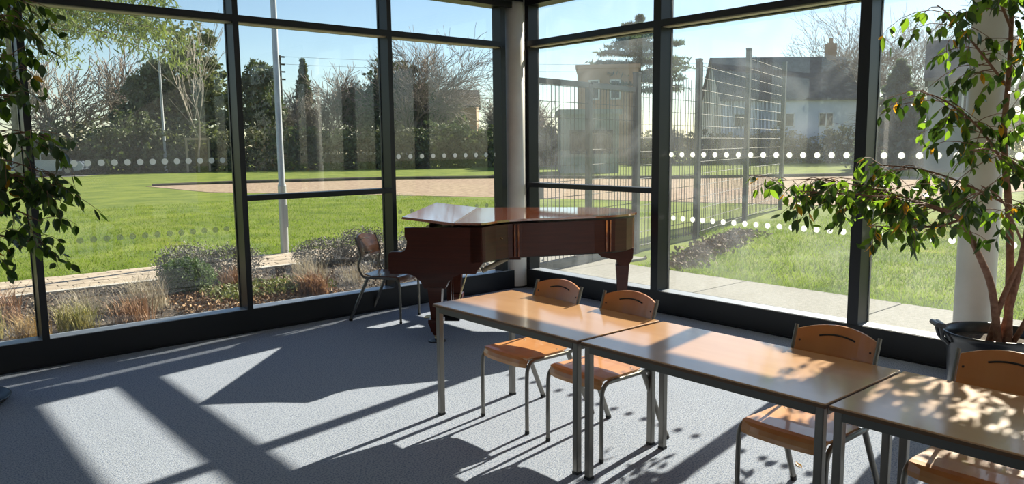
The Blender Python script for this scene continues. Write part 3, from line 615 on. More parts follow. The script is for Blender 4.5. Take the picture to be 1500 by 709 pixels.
bare_tree((25.0, 8.6, 0), 9.5, 312, 'nearer bare tree with hanging twigs above the potted tree', .17, .42, maxl=4, up=-.10, spread=.6, rt=.8)
# staked sapling
st = bare_tree((18.9, 55.4, 0), 7.2, 313, 'young bare sapling tied to a timber stake frame', .09, .66, name='staked_sapling', twig='twig_pale', maxl=2, up=.10, spread=.42, nch=3, rt=2.2, wob=.07)
for x in (-.75, .75): MB().box((x - .06, -.06, 0), (x + .06, .06, 2.35)).build('stake', 'timber_pale', st)
MB().box((-.85, -.05, 2.2), (.85, .05, 2.36)).build('crossbar', 'timber_pale', st)

# ------------------------------------------------------------------ car behind the left plant
car = thing('car', 'blue-grey car parked beyond the lawn behind the left plant', 'car', (12.2, 56.4, 0), math.radians(150))
prof = [(.15, .35), (.05, .65), (.25, .88), (1.15, .98), (1.85, 1.42), (2.9, 1.5), (3.75, 1.38), (4.25, 1.0), (4.45, .9), (4.45, .4), (4.3, .3), (.3, .3)]
MB().prism(prof, -.85, .85, 0, lambda a, b, c: (a, c, b)).build('body', 'car_paint', car)
for s in (-1, 1):
    y = s * .86; MB().prism([(1.35, 1.0), (1.95, 1.37), (2.45, 1.42), (2.45, .98)], y - .01, y + .01, 0, lambda a, b, c: (a, c, b)).build('side_window', 'window_dark', car)
    MB().prism([(2.55, .98), (2.55, 1.42), (3.5, 1.34), (3.95, 1.0)], y - .01, y + .01, 0, lambda a, b, c: (a, c, b)).build('side_window', 'window_dark', car)
    for x in (.95, 3.55):
        w = MB().prism([(math.cos(t) * .33, math.sin(t) * .33) for t in np.linspace(0, 2 * PI, 18, endpoint=False)], s * .72, s * .89, 0, lambda a, b, c: (x + a, c, .33 + b)).build('wheel', 'tyre', car)
        MB().prism([(math.cos(t) * .2, math.sin(t) * .2) for t in np.linspace(0, 2 * PI, 12, endpoint=False)], s * .88, s * .9, 0, lambda a, b, c: (x + a, c, .33 + b)).build('hub', 'steel_grey', w)
MB().prism([(1.2, 1.0), (1.82, 1.4), (1.84, 1.38), (1.25, .98)], -.7, .7, 0, lambda a, b, c: (a - .03, c, b + .02)).build('windscreen', 'window_dark', car)

# ------------------------------------------------------------------ school tables
def table(loc, L, label):
    """top from x 0..0.645, y 0..L, height .71"""
    t = thing('table', label, 'table', loc, group='beech tables in a row')
    MB().box((0, 0, .690), (.645, L, .71), bev=.003).build('table_top', 'table_laminate', t)
    MB().box((-.0012, -.0012, .6905), (.6462, L + .0012, .7045), bev=.002).build('edge_band', 'table_edge', t)
    i = .012; q = .034
    f = MB(); f.box((i, i + q, .655), (i + .022, L - i - q, .690)); f.box((.645 - i - .022, i + q, .655), (.645 - i, L - i - q, .690))
    f.box((i + q, i, .655), (.645 - i - q, i + .022, .690)); f.box((i + q, L - i - .022, .655), (.645 - i - q, L - i, .690)); f.build('frame_rail', 'steel_dull', t)
    for x in (i, .645 - i - q):
        for y in (i, L - i - q):
            lg = MB().box((x, y, .012), (x + q, y + q, .690), bev=.004).build('leg', 'steel_grey', t)
            MB().box((x - .001, y - .001, 0), (x + q + .001, y + q + .001, .014)).build('foot_cap', 'black_rubber', lg)
    return t
table((2.692, 2.640, 0), 1.245, 'beech table nearest the piano, leftmost of the three in the row')
table((2.692, 1.352, 0), 1.262, 'beech table in the middle of the row of three')
table((2.692, 0.075, 0), 1.262, 'beech table at the right edge, dappled with leaf shadows')

# ------------------------------------------------------------------ chairs
def curved_panel(h0, h1, w0, w1, depth, thick, s_of, nx=14, nz=8, arch=.03, slots=()):
    """bent plywood back: y across, z up; s_of(z) backward position; slot cut-outs as (z, y0, y1, sag)"""
    bm = bmesh.new(); grid = {}
    for side in (0, 1):
        for j in range(nz + 1):
            for i in range(nx + 1):
                u_ = i / nx * 2 - 1; v_ = j / nz; w = w0 + (w1 - w0) * v_; z = h0 + (h1 - h0) * v_ + arch * (1 - u_ * u_) * max(0, (v_ - .5) * 2) - arch * .5 * (1 - u_ * u_) * max(0, (.5 - v_) * 2) * .6
                s = s_of(z) - depth * (1 - u_ * u_) - thick * side
                grid[side, i, j] = bm.verts.new((s, u_ * w, z))
    def q(a, b, c, d): bm.faces.new((a, b, c, d))
    for i in range(nx):
        for j in range(nz):
            q(grid[0, i, j], grid[0, i + 1, j], grid[0, i + 1, j + 1], grid[0, i, j + 1]); q(grid[1, i, j + 1], grid[1, i + 1, j + 1], grid[1, i + 1, j], grid[1, i, j])
    for i in range(nx): q(grid[0, i, 0], grid[1, i, 0], grid[1, i + 1, 0], grid[0, i + 1, 0]); q(grid[0, i, nz], grid[0, i + 1, nz], grid[1, i + 1, nz], grid[1, i, nz])
    for j in range(nz): q(grid[0, 0, j], grid[0, 0, j + 1], grid[1, 0, j + 1], grid[1, 0, j]); q(grid[0, nx, j], grid[1, nx, j], grid[1, nx, j + 1], grid[0, nx, j + 1])
    bm.verts.index_update(); vs = [tuple(v.co) for v in bm.verts]; fs = [tuple(v.index for v in f.verts) for f in bm.faces]; bm.free()
    m_ = MB(); m_.add(vs, fs, 0, False); return m_
def smooth_path(P, k=6):
    P = [Vector(p) for p in P]; P = [P[0]] + P + [P[-1]]; out = []
    for i in range(1, len(P) - 2):
        for t in [j / k for j in range(k)]:
            a, b, c, d = P[i - 1], P[i], P[i + 1], P[i + 2]
            out.append(.5 * ((2 * b) + (c - a) * t + (2 * a - 5 * b + 4 * c - d) * t * t + (3 * b - a - 3 * c + d) * t ** 3))
    return out + [P[-2]]
def back_s(z):
    K_ = [(.44, -.385), (.50, -.43), (.56, -.428), (.63, -.405), (.70, -.42), (.80, -.455), (.86, -.475)]
    for (z0, s0), (z1, s1) in zip(K_, K_[1:]):
        if z <= z1: return s0 + (s1 - s0) * (z - z0) / (z1 - z0)
    return K_[-1][1]
def make_chair(label, loc, rz, wood='beech', seat_m='beech_seat'):
    """+x is the way the sitter faces; origin on the floor below the seat's front edge"""
    t = thing('school_chair', label, 'chair', loc, rz, 'bent plywood school chairs')
    # seat: waterfall front, slight dip
    m_ = MB(); prof = [(-.40, .452), (-.30, .443), (-.15, .442), (-.04, .447), (-.012, .443), (.006, .43), (.014, .41), (.012, .388)]
    n = len(prof); ny = 8; vs = []
    for side in (0, 1):
        for i, (s, z) in enumerate(prof):
            for j in range(ny + 1):
                u_ = j / ny * 2 - 1; w = .195 - (.03 if i == 0 else 0) - .012 * (s + .05 < -.3); fr = -.018 * u_ ** 4 if i > 4 else 0
                dz = -.012 if side else 0; ds = -.008 if (side and i > 3) else 0
                vs.append((s + fr + ds, u_ * w, z + .004 * u_ * u_ + (dz if i < 6 else 0)))
    k = n * (ny + 1); fs = []
    for i in range(n - 1):
        for j in range(ny):
            a = i * (ny + 1) + j; fs.append((a, a + 1, a + ny + 2, a + ny + 1)); fs.append((k + a, k + a + ny + 1, k + a + ny + 2, k + a + 1))
        for j in (0, ny): a = i * (ny + 1) + j; fs.append((a, a + ny + 1, k + a + ny + 1, k + a))
    for j in range(ny):
        a = j; fs.append((a, k + a, k + a + 1, a + 1)); a = (n - 1) * (ny + 1) + j; fs.append((a, a + 1, k + a + 1, k + a))
    m_.add(vs, fs, 0, False); so = m_.build('seat', seat_m, t)
    for s_ in (-.1, -.3):
        for y in (-.15, .15): MB().lathe([(0, .0015), (.005, .001), (.006, 0)], 8).build('rivet', 'steel_grey', so, (s_, y, .4455))
    # backrest with an arched top edge and a thin dark slot near top and bottom
    bk = curved_panel(.615, .795, .185, .185, .028, .011, back_s, arch=.035).build('backrest', wood, t)
    for (zc, w, sag) in ((.775, .085, .012), (.655, .07, -.010)):
        pts = [(back_s(zc + sag * (1 - (u_ ** 2))) - .028 * (1 - (u_ * w / .185) ** 2) + .0008, u_ * w, zc + sag * (1 - u_ * u_)) for u_ in np.linspace(-1, 1, 9)]
        MB().tube(pts, .0042, 6).build('slot', 'black_rubber', bk)
        MB().tube([(p[0] - .0125, p[1], p[2]) for p in pts], .0042, 6).build('slot', 'black_rubber', bk)
    for y in (-.168, .168):
        for z in (.66, .745):
            s_ = back_s(z) - .028 * (1 - (y / .185) ** 2); o_ = MB().tube([(s_ + .003, y, z), (s_ - .014, y, z)], .005, 8).build('screw', 'screw_dark', bk)
    for sgn in (-1, 1):
        y = sgn * .205
        fl_ = smooth_path([(0.0, y, .012), (0.0, y, .2), (-.002, y, .34), (-.012, y, .395), (-.045, y, .425), (-.10, y, .428)], 5)
        lg = MB().tube(fl_, .0115, 10).build('leg', 'steel_grey', t); MB().tube([(0, y, 0), (0, y, .02)], .0135, 10).build('foot_cap', 'black_rubber', lg)
        MB().tube([(-.09, y, .428), (-.36, y, .428)], .0115, 10).build('side_rail', 'steel_grey', t)
        ra = Vector((-.335, y, .43)); rb = Vector((-.53, sgn * .222, .008))
        lg = MB().tube([ra, rb], .0125, 10, flat=1.35).build('leg', 'steel_grey', t); MB().tube([rb + (ra - rb) * .035, rb - Vector((0, 0, .008))], .015, 10, flat=1.3).build('foot_cap', 'black_rubber', lg)
        up_ = smooth_path([(-.345, y, .428), (-.385, y, .437), (back_s(.48) - .004, y * .995, .48)] + [(back_s(z) - .006, sgn * (.203 - .006 * (z > .6)), z) for z in (.53, .58, .63, .70, .76, .812)], 4)
        MB().tube(up_, .0115, 10, flat=.75).build('back_upright', 'steel_grey', t)
    MB().tube([(-.10, -.2, .425), (-.10, .2, .425)], .009, 8).build('cross_rail', 'steel_dull', t)
    MB().tube([(-.33, -.205, .425), (-.33, .205, .425)], .009, 8).build('cross_rail', 'steel_dull', t)
    return t
make_chair('beech chair tucked behind the first table, nearest the round column', (2.895, 3.452, 0), PI)
make_chair('beech chair tucked under the join of the first and middle tables', (2.915, 2.885, 0), PI)
make_chair('beech chair tucked behind the middle table at its right end', (2.945, 1.672, 0), PI)
make_chair('beech chair at the right edge, its back in front of the black pot', (3.02, .985, 0), PI)
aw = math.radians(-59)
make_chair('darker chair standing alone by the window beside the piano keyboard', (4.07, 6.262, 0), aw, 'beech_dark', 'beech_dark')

# ------------------------------------------------------------------ grand piano
# local x runs from keyboard to tail, local y from treble (near) to bass side (far)
pn = thing('grand_piano', 'reddish mahogany grand piano with closed lid in front of the corner windows', 'piano', (3.457, 5.403, 0), math.radians(-45.5))
def pv(p): return (p[0], p[1])
lid = [(.435, 0.0), (.656, 0.0), (.70, .045), (.77, .18), (.86, .285), (.97, .345), (1.12, .395), (1.40, .505), (1.60, .59), (1.79, .685), (1.90, .775), (1.965, .885), (1.99, 1.0), (1.993, 1.12), (1.97, 1.28), (1.91, 1.40), (1.80, 1.50), (1.62, 1.565), (1.4, 1.575), (.435, 1.575)]
def inset(poly, d):
    c = Vector((sum(p[0] for p in poly) / len(poly), sum(p[1] for p in poly) / len(poly))); n = len(poly); out = []
    for i in range(n):
        a = Vector(poly[i - 1]); b_ = Vector(poly[i]); c_ = Vector(poly[(i + 1) % n]); t1 = (b_ - a).normalized(); t2 = (c_ - b_).normalized(); nn = Vector((-(t1.y + t2.y), t1.x + t2.x)); nn.normalize(); k_ = 1 / max(.5, abs(nn.dot(Vector((-t1.y, t1.x))))); out.append((b_.x + nn.x * d * k_, b_.y + nn.y * d * k_))
    return out
MB().prism(lid, 1.027, 1.045).build('lid', 'piano_lid_sunlit', pn)
MB().prism([(.425, 1.024), (.435, 1.045), (.002, 1.097), (-.006, 1.078)], 0, 1.575, 0, lambda a, b, c: (a, c, b)).build('front_flap', 'piano_lid_sunlit', pn)
MB().tube([(.43, .05, 1.046), (.43, 1.52, 1.046)], .004, 6).build('lid_hinge', 'piano_black', pn)
rim = inset(lid, .022)
rim = [(.56, .022)] + rim[1:-1] + [(.56, 1.553)]
MB().prism(rim, .715, 1.005).build('rim', 'piano_wood', pn)
# vertical mouldings on the bent side
for (a, b_) in ((.905, .325), (.935, .345), (1.70, .662), (1.735, .68)):
    MB().box((a - .006, b_ - .012, .72), (a + .006, b_ + .004, 1.0)).build('moulding', 'brass' if False else 'piano_lid_sunlit', pn)
# cheeks (arms): near and far, scrolled profile in the x-z plane
cheek = [(-.13, .64), (-.13, .775), (-.12, .797), (-.10, .803), (-.02, .803), (.005, .812), (.022, .835), (.03, .87), (.028, .90), (.012, .93), (.012, 1.005), (.66, 1.005), (.66, .715), (.655, .70), (.61, .64)]
for y0, y1 in ((.022, .095), (1.48, 1.553)):
    MB().prism(cheek, y0, y1, 0, lambda a, b, c: (a, c, b)).build('cheek', 'piano_wood', pn)
MB().prism([(-.125, .617), (-.125, .64), (.61, .64), (.60, .617)], .03, .105, 0, lambda a, b, c: (a, c, b)).build('base_moulding', 'piano_wood', pn)
MB().box((-.11, .095, .63), (.60, 1.48, .69)).build('key_bed', 'piano_wood', pn)
MB().box((-.115, .095, .69), (-.09, 1.48, .735)).build('key_slip', 'piano_wood', pn)
MB().box((.07, .095, .69), (.11, 1.48, .93)).build('fallboard', 'piano_wood', pn)
MB().box((-.09, .095, .70), (.07, 1.48, .722)).build('white_keys', 'ivory', pn)
MB().box((-.02, .12, .72), (.07, 1.46, .735)).build('black_keys', 'piano_black', pn)
MB().box((.2, .14, .93), (.22, 1.44, 1.04)).box((.16, .14, .985), (.40, 1.44, 1.0)).build('music_desk', 'piano_wood', pn)
MB().box((.52, .095, .70), (.60, 1.48, 1.0)).build('inner_rail', 'piano_black', pn)
MB().prism(inset(lid, .06)[1:-1] + [(.5, 1.5), (.5, .08)], .70, .72).build('soundboard', 'piano_black', pn)
# lid hook and lock
MB().tube([(.80, .175, .905), (.80, .163, .90), (.815, .160, .895)], .006, 8).build('hook', 'brass', pn)
# belly braces under the case
MB().tube([(.62, .30, .60), (.86, .42, .71)], .022, 6).build('brace', 'timber_pale', pn)
MB().box((.60, .35, .69), (.95, .43, .716)).box((.60, .9, .69), (1.6, .98, .716)).box((.60, 1.35, .66), (1.4, 1.43, .716)).build('beam', 'piano_wood', pn)
def piano_leg(cx_, cy_, top, br, rz, tailfoot=False):
    """square tapered leg with wide curved bracket, collar and castor"""
    M = Matrix.Translation((cx_, cy_, 0)) @ Matrix.Rotation(rz, 4, 'Z')
    poly = [(-br, top), (br, top), (br * .98, top - .03), (br * .72, top - .06), (br * .52, top - .10), (br * .40, top - .16), (-br * .40, top - .16), (-br * .52, top - .10), (-br * .72, top - .06), (-br * .98, top - .03)]
    lg = MB()
    lg.prism(poly, -.055, .055, 0, lambda a, b, c: tuple(M @ Vector((a, c, b))))
    w0, w1 = .062, .040
    for (za, zb, wa, wb) in ((top - .15, .20, w0, w1), (.20, .165, w1 + .022, w1 + .022), (.165, .09, w1 + .018, w1), (.09, .055, .036, .022)):
        vs = [tuple(M @ Vector((sx * wb, sy * wb, zb))) for sx, sy in ((-1, -1), (1, -1), (1, 1), (-1, 1))] + [tuple(M @ Vector((sx * wa, sy * wa, za))) for sx, sy in ((-1, -1), (1, -1), (1, 1), (-1, 1))]
        lg.add(vs, [(3, 2, 1, 0), (4, 5, 6, 7), (0, 1, 5, 4), (1, 2, 6, 5), (2, 3, 7, 6), (3, 0, 4, 7)])
    o_ = lg.build('leg', 'piano_wood', pn)
    MB().tube([M @ Vector((-.012, 0, .03)), M @ Vector((.012, 0, .03))], .027, 14).box((-.018, -.022, .04), (.018, .022, .062), M=M).build('castor', 'brass', o_)
    MB().lathe([(0, .004), (.055, .004), (.075, .009), (.078, .0), (0, .0)], 20, (cx_, cy_)).build('castor_cup', 'piano_black', o_)
piano_leg(.23, .21, .63, .23, 0)
piano_leg(.23, 1.36, .63, .20, 0)
piano_leg(1.86, 1.02, .70, .12, PI / 2)
MB().prism([(1.60, .72), (1.955, .72), (1.95, .63), (1.91, .56), (1.83, .56), (1.80, .61), (1.66, .64), (1.62, .68)], .88, 1.14, 0, lambda a, b, c: (a, c, b)).build('leg_bracket', 'piano_wood', pn)
# pedal lyre
ly = MB().box((.10, .66, .07), (.36, .86, .155), bev=.008).build('pedal_lyre', 'piano_black', pn)
for y in (.70, .80): MB().box((.24, y, .15), (.28, y + .035, .64)).build('lyre_post', 'piano_wood', ly)
for y in (.70, .75, .80): MB().box((.02, y, .085), (.12, y + .02, .095), bev=.003).build('pedal', 'brass', ly)
MB().tube([(.30, .76, .12), (.46, .76, .62)], .006, 8).build('lyre_brace', 'brass', ly)

# ------------------------------------------------------------------ big potted ficus (right) and the one on the left
def leaf_mesh(name, m, L=.088, W=.046, curl=.25, fold=.25):
    """pointed oval leaf with a folded mid rib, stalk at the origin, hanging along -z"""
    prof = [(0, .0), (.12, .55), (.32, .96), (.55, .92), (.75, .58), (.9, .22), (1.0, .02)]
    vs = []; fs = []
    for t, w in prof:
        z = -.015 - t * L; cx_ = curl * L * t * t
        for s in (-1, 0, 1): vs.append((cx_ + (fold * W * .5 * w if s else 0), s * w * W / 2, z))
    for i in range(len(prof) - 1):
        a = i * 3; fs += [(a, a + 1, a + 4, a + 3), (a + 1, a + 2, a + 5, a + 4)]
    b0 = len(vs); vs += [(0, -.0008, 0), (0, .0008, 0), (0, .0008, -.016), (0, -.0008, -.016)]; fs.append((b0, b0 + 1, b0 + 2, b0 + 3))
    me = bpy.data.meshes.new(name); me.from_pydata(vs, [], fs); me.materials.append(MATS[m])
    for p in me.polygons: p.use_smooth = True
    return me
LEAF = [leaf_mesh('leaf', 'ficus_leaf'), leaf_mesh('leaf', 'ficus_leaf', .078, .048, .5, .5), leaf_mesh('leaf', 'ficus_leaf', .095, .046, -.2, .15)]
LEAFB = [leaf_mesh('leaf', 'ficus_leaf_sunlit', .08, .046), leaf_mesh('leaf', 'ficus_leaf_sunlit', .085, .047, .4, .4)]
LEAFY = [leaf_mesh('leaf', 'ficus_leaf_yellow', .075, .034, .5, .5)]
def add_leaves(root, spots, rs_, bright, yellow, cap=300):
    """spots: (pos, dir-out) in root space; cap individual leaf parts, the rest one stuff part"""
    V = []; F = []
    for i, (p, az) in enumerate(spots):
        u_ = rs_.uniform(); src = LEAFY if u_ < yellow else (LEAFB if u_ < yellow + bright else LEAF); me = src[rs_.randint(len(src))]
        tilt = rs_.normal() * .42 + .30; rot = Matrix.Rotation(az, 4, 'Z') @ Matrix.Rotation(-tilt, 4, 'Y') @ Matrix.Rotation(rs_.uniform(-1.3, 1.3), 4, 'Z'); sc = rs_.uniform(.65, 1.1)
        M = Matrix.Translation(p) @ rot @ Matrix.Scale(sc, 4)
        if i < cap:
            o_ = bpy.data.objects.new('leaf', me); C.objects.link(o_); o_.parent = root; o_.matrix_local = M
            if src is LEAFY: o_['label'] = 'yellowed leaf'
        else:
            k_ = 0 if src is LEAF else (1 if src is LEAFB else 2)
            V.append((k_, [tuple(M @ v.co) for v in me.vertices], [tuple(f.vertices) for f in me.polygons]))
    if V:
        m_ = MB()
        for k_, vs, fs in V: m_.add(vs, fs, k_, True)
        m_.build('small_leaves', ['ficus_leaf', 'ficus_leaf_sunlit', 'ficus_leaf_yellow'], root)['kind'] = 'stuff'
def foliage_twigs(mains, rs_, step, tl, per, keep=lambda p: True):
    """twigs off the main branches, drooping; returns (twig paths, leaf spots)"""
    tw = []; spots = []
    for path, dens, lo in mains:
        P = [Vector(p) for p in path]; L = sum((b - a).length for a, b in zip(P, P[1:])); d = 0
        for a, b in zip(P, P[1:]):
            seg = (b - a).length; n = max(1, int(seg / step * dens))
            for i in range(n):
                t = (d + seg * (i + .5) / n) / L
                if t < lo: continue
                q = a.lerp(b, (i + .5) / n); az = rs_.uniform(0, 2 * PI); el = rs_.uniform(-.2, .75)
                dr = Vector((math.cos(az) * math.cos(el), math.sin(az) * math.cos(el), math.sin(el))); ln = tl * rs_.uniform(.5, 1.25); pts = [q]
                for k_ in range(5):
                    dr = (dr + Vector((0, 0, -.26)) + Vector(rs_.normal(size=3) * .12)).normalized(); q2 = pts[-1] + dr * ln / 5
                    if not keep(q2): break
                    pts.append(q2)
                    if k_ >= 1:
                        for _ in range(per): spots.append((pts[-2].lerp(q2, rs_.uniform()), math.atan2(dr.y, dr.x) + rs_.choice([-1, 1]) * rs_.uniform(.3, 1.6)))
                if len(pts) > 2: tw.append(pts)
            d += seg
    return tw, spots
def ficus(root, stems, mains, rs_, step, tl, per, bright, yellow, keep):
    for pth, r0, r1 in stems:
        sp = smooth_path(pth, 4); n = len(sp); MB().tube(sp, [r0 + (r1 - r0) * i / (n - 1) for i in range(n)], 9).build('stem', 'ficus_bark', root)
    for pth, dens, lo in mains:
        sp = smooth_path(pth, 4); n = len(sp); MB().tube(sp, [.009 - .006 * i / (n - 1) for i in range(n)], 6).build('branch', 'ficus_bark', root)
    tw, spots = foliage_twigs(mains, rs_, step, tl, per, keep)
    m_ = MB()
    for p in tw: m_.tube(p, [.003 - .0018 * i / (len(p) - 1) for i in range(len(p))], 4, caps=False)
    m_.build('twigs', 'ficus_bark', root)['kind'] = 'stuff'
    order = rs_.permutation(len(spots)); spots = [spots[i] for i in order]
    # nearest the camera first, so the leaves that show largest are the individual ones
    W0 = Vector(root.location); cam_p = Vector((0, 0, 1.68)); spots.sort(key=lambda s: ((W0 + s[0]) - cam_p).length)
    add_leaves(root, spots, rs_, bright, yellow)
    return len(spots)
PX, PY = 5.50, 1.66
rt = thing('potted_ficus', 'large weeping fig in a black bucket at the right edge', 'potted plant', (PX, PY, 0))
pot = MB().lathe([(0, .0), (.235, 0), (.245, .02), (.262, .25), (.275, .40), (.29, .425), (.302, .44), (.302, .455), (.292, .46), (.278, .45), (.266, .42), (.256, .25), (.24, .06), (0, .06)], 48).build('pot', 'pot_black', rt)
MB().lathe([(0, .40), (.15, .402), (.262, .395), (.262, .38)], 32).build('soil', 'potting_soil', rt)
for s in (-1, 1):
    hdz = MB()
    ax = Vector((-.62, .785, 0)) * s; sd_ = Vector((.785, .62, 0))
    for k_ in (-1, 1): hdz.tube([ax * .280 + sd_ * .04 * k_ + Vector((0, 0, .38)), ax * .318 + sd_ * .04 * k_ + Vector((0, 0, .42)), ax * .335 + sd_ * .04 * k_ + Vector((0, 0, .49))], .013, 8)
    hdz.tube([ax * .325 + sd_ * .06 + Vector((0, 0, .50)), ax * .325 - sd_ * .06 + Vector((0, 0, .50))], .017, 8); hdz.tube([ax * .355 + sd_ * .06 + Vector((0, 0, .503)), ax * .355 - sd_ * .06 + Vector((0, 0, .503))], .017, 8)
    hdz.build('handle', 'pot_black', pot)
def L_(pts): return [(x - PX, y - PY, z) for x, y, z in pts]
stems = [
 (L_([(5.44, 1.62, .38), (5.36, 1.65, .75), (5.24, 1.71, 1.00), (5.11, 1.77, 1.2), (4.95, 1.81, 1.27)]), .026, .011),
 (L_([(5.47, 1.58, .38), (5.50, 1.60, .85), (5.52, 1.64, 1.27), (5.48, 1.68, 1.7), (5.53, 1.69, 2.12), (5.58, 1.72, 2.62)]), .028, .012),
 (L_([(5.50, 1.63, .38), (5.46, 1.55, .8), (5.44, 1.50, 1.2), (5.5, 1.46, 1.7), (5.55, 1.5, 2.2), (5.5, 1.52, 2.75)]), .022, .01),
 (L_([(5.45, 1.68, .38), (5.40, 1.60, .7), (5.48, 1.52, 1.0), (5.62, 1.45, 1.4), (5.66, 1.42, 1.9)]), .02, .009),
 (L_([(5.52, 1.57, .38), (5.36, 1.42, .7), (5.30, 1.33, 1.1), (5.30, 1.28, 1.6)]), .018, .008)]
mains = [
 (L_([(4.95, 1.81, 1.27), (4.97, 1.99, 1.31), (4.96, 2.24, 1.33), (4.94, 2.53, 1.34), (4.90, 2.84, 1.35)]), 1.3, .0),
 (L_([(5.11, 1.77, 1.2), (5.08, 2.05, 1.31), (5.08, 2.34, 1.38), (5.05, 2.64, 1.42), (4.99, 2.90, 1.41)]), 1.3, .15),
 (L_([(5.11, 1.77, 1.2), (5.05, 1.86, 1.16), (5.00, 2.04, 1.14), (4.96, 2.27, 1.14)]), .9, .15),
 (L_([(5.52, 1.64, 1.27), (5.4, 1.90, 1.42), (5.32, 2.14, 1.50), (5.22, 2.42, 1.52)]), 1.4, .2),
 (L_([(5.50, 1.66, 1.5), (5.42, 1.80, 1.75), (5.38, 2.0, 1.93), (5.34, 2.15, 2.0)]), 1.6, .12),
 (L_([(5.52, 1.69, 2.0), (5.40, 1.84, 2.25), (5.25, 1.96, 2.45), (5.18, 2.0, 2.5)]), 1.6, .12),
 (L_([(5.55, 1.70, 2.35), (5.45, 1.78, 2.60), (5.38, 1.88, 2.8), (5.3, 1.95, 2.85)]), 1.6, .12),
 (L_([(5.48, 1.52, 1.0), (5.3, 1.55, 1.2), (5.05, 1.55, 1.35), (4.9, 1.6, 1.42)]), 1.0, .3),
 (L_([(5.44, 1.50, 1.3), (5.2, 1.5, 1.5), (5.0, 1.58, 1.62), (4.86, 1.66, 1.62)]), 1.1, .25),
 (L_([(5.5, 1.46, 1.7), (5.35, 1.35, 1.95), (5.2, 1.3, 2.15)]), 1.2, .1),
 (L_([(5.55, 1.5, 2.2), (5.45, 1.38, 2.45), (5.35, 1.3, 2.7)]), 1.3, .0),
 (L_([(5.5, 1.52, 2.6), (5.42, 1.6, 2.85), (5.36, 1.7, 3.0)]), 1.3, .0),
 (L_([(5.62, 1.45, 1.4), (5.6, 1.25, 1.6), (5.5, 1.1, 1.75)]), 1.1, .0),
 (L_([(5.66, 1.42, 1.9), (5.65, 1.25, 2.15), (5.55, 1.1, 2.4)]), 1.1, .0),
 (L_([(5.30, 1.30, 1.3), (5.15, 1.15, 1.45), (5.0, 1.0, 1.5)]), 1.1, .0),
 (L_([(5.30, 1.28, 1.6), (5.2, 1.2, 1.9), (5.1, 1.15, 2.1)]), 1.1, .0)]
rsf = np.random.RandomState(11)
nR = ficus(rt, stems, mains, rsf, .042, .38, 2, .42, .07, lambda p: (p.x + PX < 5.93) and p.z > .6 and math.hypot(p.x + PX - 5.985, p.y + PY - 1.95) > .16)
# left plant: bucket mostly outside the frame, its square saucer corner shows at the edge
QX, QY = .44, 6.14
lt = thing('potted_ficus', 'dark weeping fig with drooping branches at the left edge', 'potted plant', (QX, QY, 0))
MB().lathe([(0, .03), (.20, .03), (.24, .40), (.262, .42), (.262, .44), (.24, .44), (.225, .38), (0, .37)], 40).build('pot', 'pot_black', lt)
MB().lathe([(0, .39), (.229, .385), (.225, .37)], 32).build('soil', 'potting_soil', lt)
MB().lathe([(0, .0), (.26, 0), (.295, .045), (.305, .045), (.305, .038), (.272, 0)][:5] + [(.28, .012), (0, .012)], 40).build('saucer', 'pot_black', lt)
def K_(pts): return [(x - QX, y - QY, z) for x, y, z in pts]
stemsL = [(K_([(.44, 6.14, .38), (.46, 5.98, 1.0), (.52, 5.87, 1.6), (.60, 5.86, 2.2), (.62, 5.86, 2.9)]), .026, .012),
          (K_([(.42, 6.10, .38), (.40, 5.8, 1.0), (.50, 5.62, 1.5), (.66, 5.58, 1.9)]), .018, .008)]
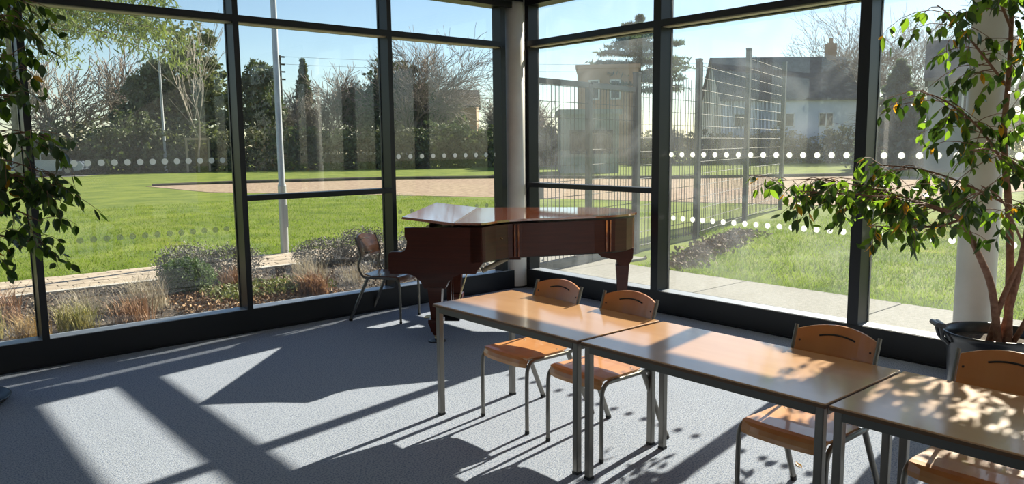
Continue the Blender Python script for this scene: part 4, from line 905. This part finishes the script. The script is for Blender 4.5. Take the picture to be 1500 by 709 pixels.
mainsL = [
 (K_([(.52, 5.87, 1.55), (.70, 5.78, 1.72), (.85, 5.66, 1.78), (1.0, 5.58, 1.76)]), 1.35, .1),
 (K_([(.50, 5.84, 1.35), (.72, 5.76, 1.5), (.88, 5.68, 1.50), (1.0, 5.60, 1.38)]), 1.35, .1),
 (K_([(.42, 5.87, 1.0), (.65, 5.80, 1.28), (.80, 5.72, 1.30), (.93, 5.66, 1.22)]), 1.2, .1),
 (K_([(.58, 5.86, 2.0), (.75, 5.78, 2.18), (.88, 5.72, 2.16)]), 1.2, .0),
 (K_([(.60, 5.86, 2.3), (.76, 5.80, 2.48), (.90, 5.74, 2.50)]), 1.4, .0),
 (K_([(.61, 5.86, 2.55), (.74, 5.82, 2.7), (.86, 5.78, 2.72)]), 1.4, .0),
 (K_([(.62, 5.86, 2.7), (.70, 5.92, 2.88), (.84, 5.92, 2.9)]), 1.4, .0),
 (K_([(.60, 5.86, 2.25), (.58, 6.02, 2.45), (.66, 6.14, 2.5)]), 1.2, .0),
 (K_([(.52, 5.87, 1.6), (.52, 6.03, 1.8), (.62, 6.15, 1.88)]), 1.4, .0),
 (K_([(.66, 5.58, 1.9), (.75, 5.52, 2.0), (.84, 5.5, 1.98)]), 1.2, .0),
 (K_([(.52, 5.87, 1.5), (.66, 5.90, 1.62), (.84, 5.90, 1.60), (1.05, 5.84, 1.50)]), 1.3, .0),
 (K_([(.60, 5.86, 2.1), (.72, 5.9, 2.25), (.92, 5.9, 2.28)]), 1.3, .0),
 (K_([(.62, 5.86, 2.5), (.76, 5.92, 2.62), (.98, 5.92, 2.62)]), 1.3, .0),
 (K_([(.42, 5.87, 1.0), (.60, 5.9, 1.15), (.78, 5.9, 1.12), (.98, 5.84, 1.05)]), .8, .1)]
nL = ficus(lt, stemsL, mainsL, np.random.RandomState(12), .036, .36, 2, .36, .01, lambda p: p.y + QY < 6.7 and p.z > .5)
print('LEAVES', nR, nL)
# a few dropped leaves on the carpet
for i, (x, y, lb) in enumerate(((3.63, 1.93, 'dropped yellow leaf on the carpet under the middle table'), (5.55, 2.75, 'dropped yellow leaf on the carpet near the right plinth'))):
    o_ = bpy.data.objects.new('fallen_leaf', LEAFY[0]); C.objects.link(o_); tag(o_, lb, 'leaf', 'dropped leaves on the carpet')
    o_.rotation_euler = (0, -1.25, 1.0 + i * 2); o_.location = (x, y, .004); o_.scale = (.75, .75, .75)
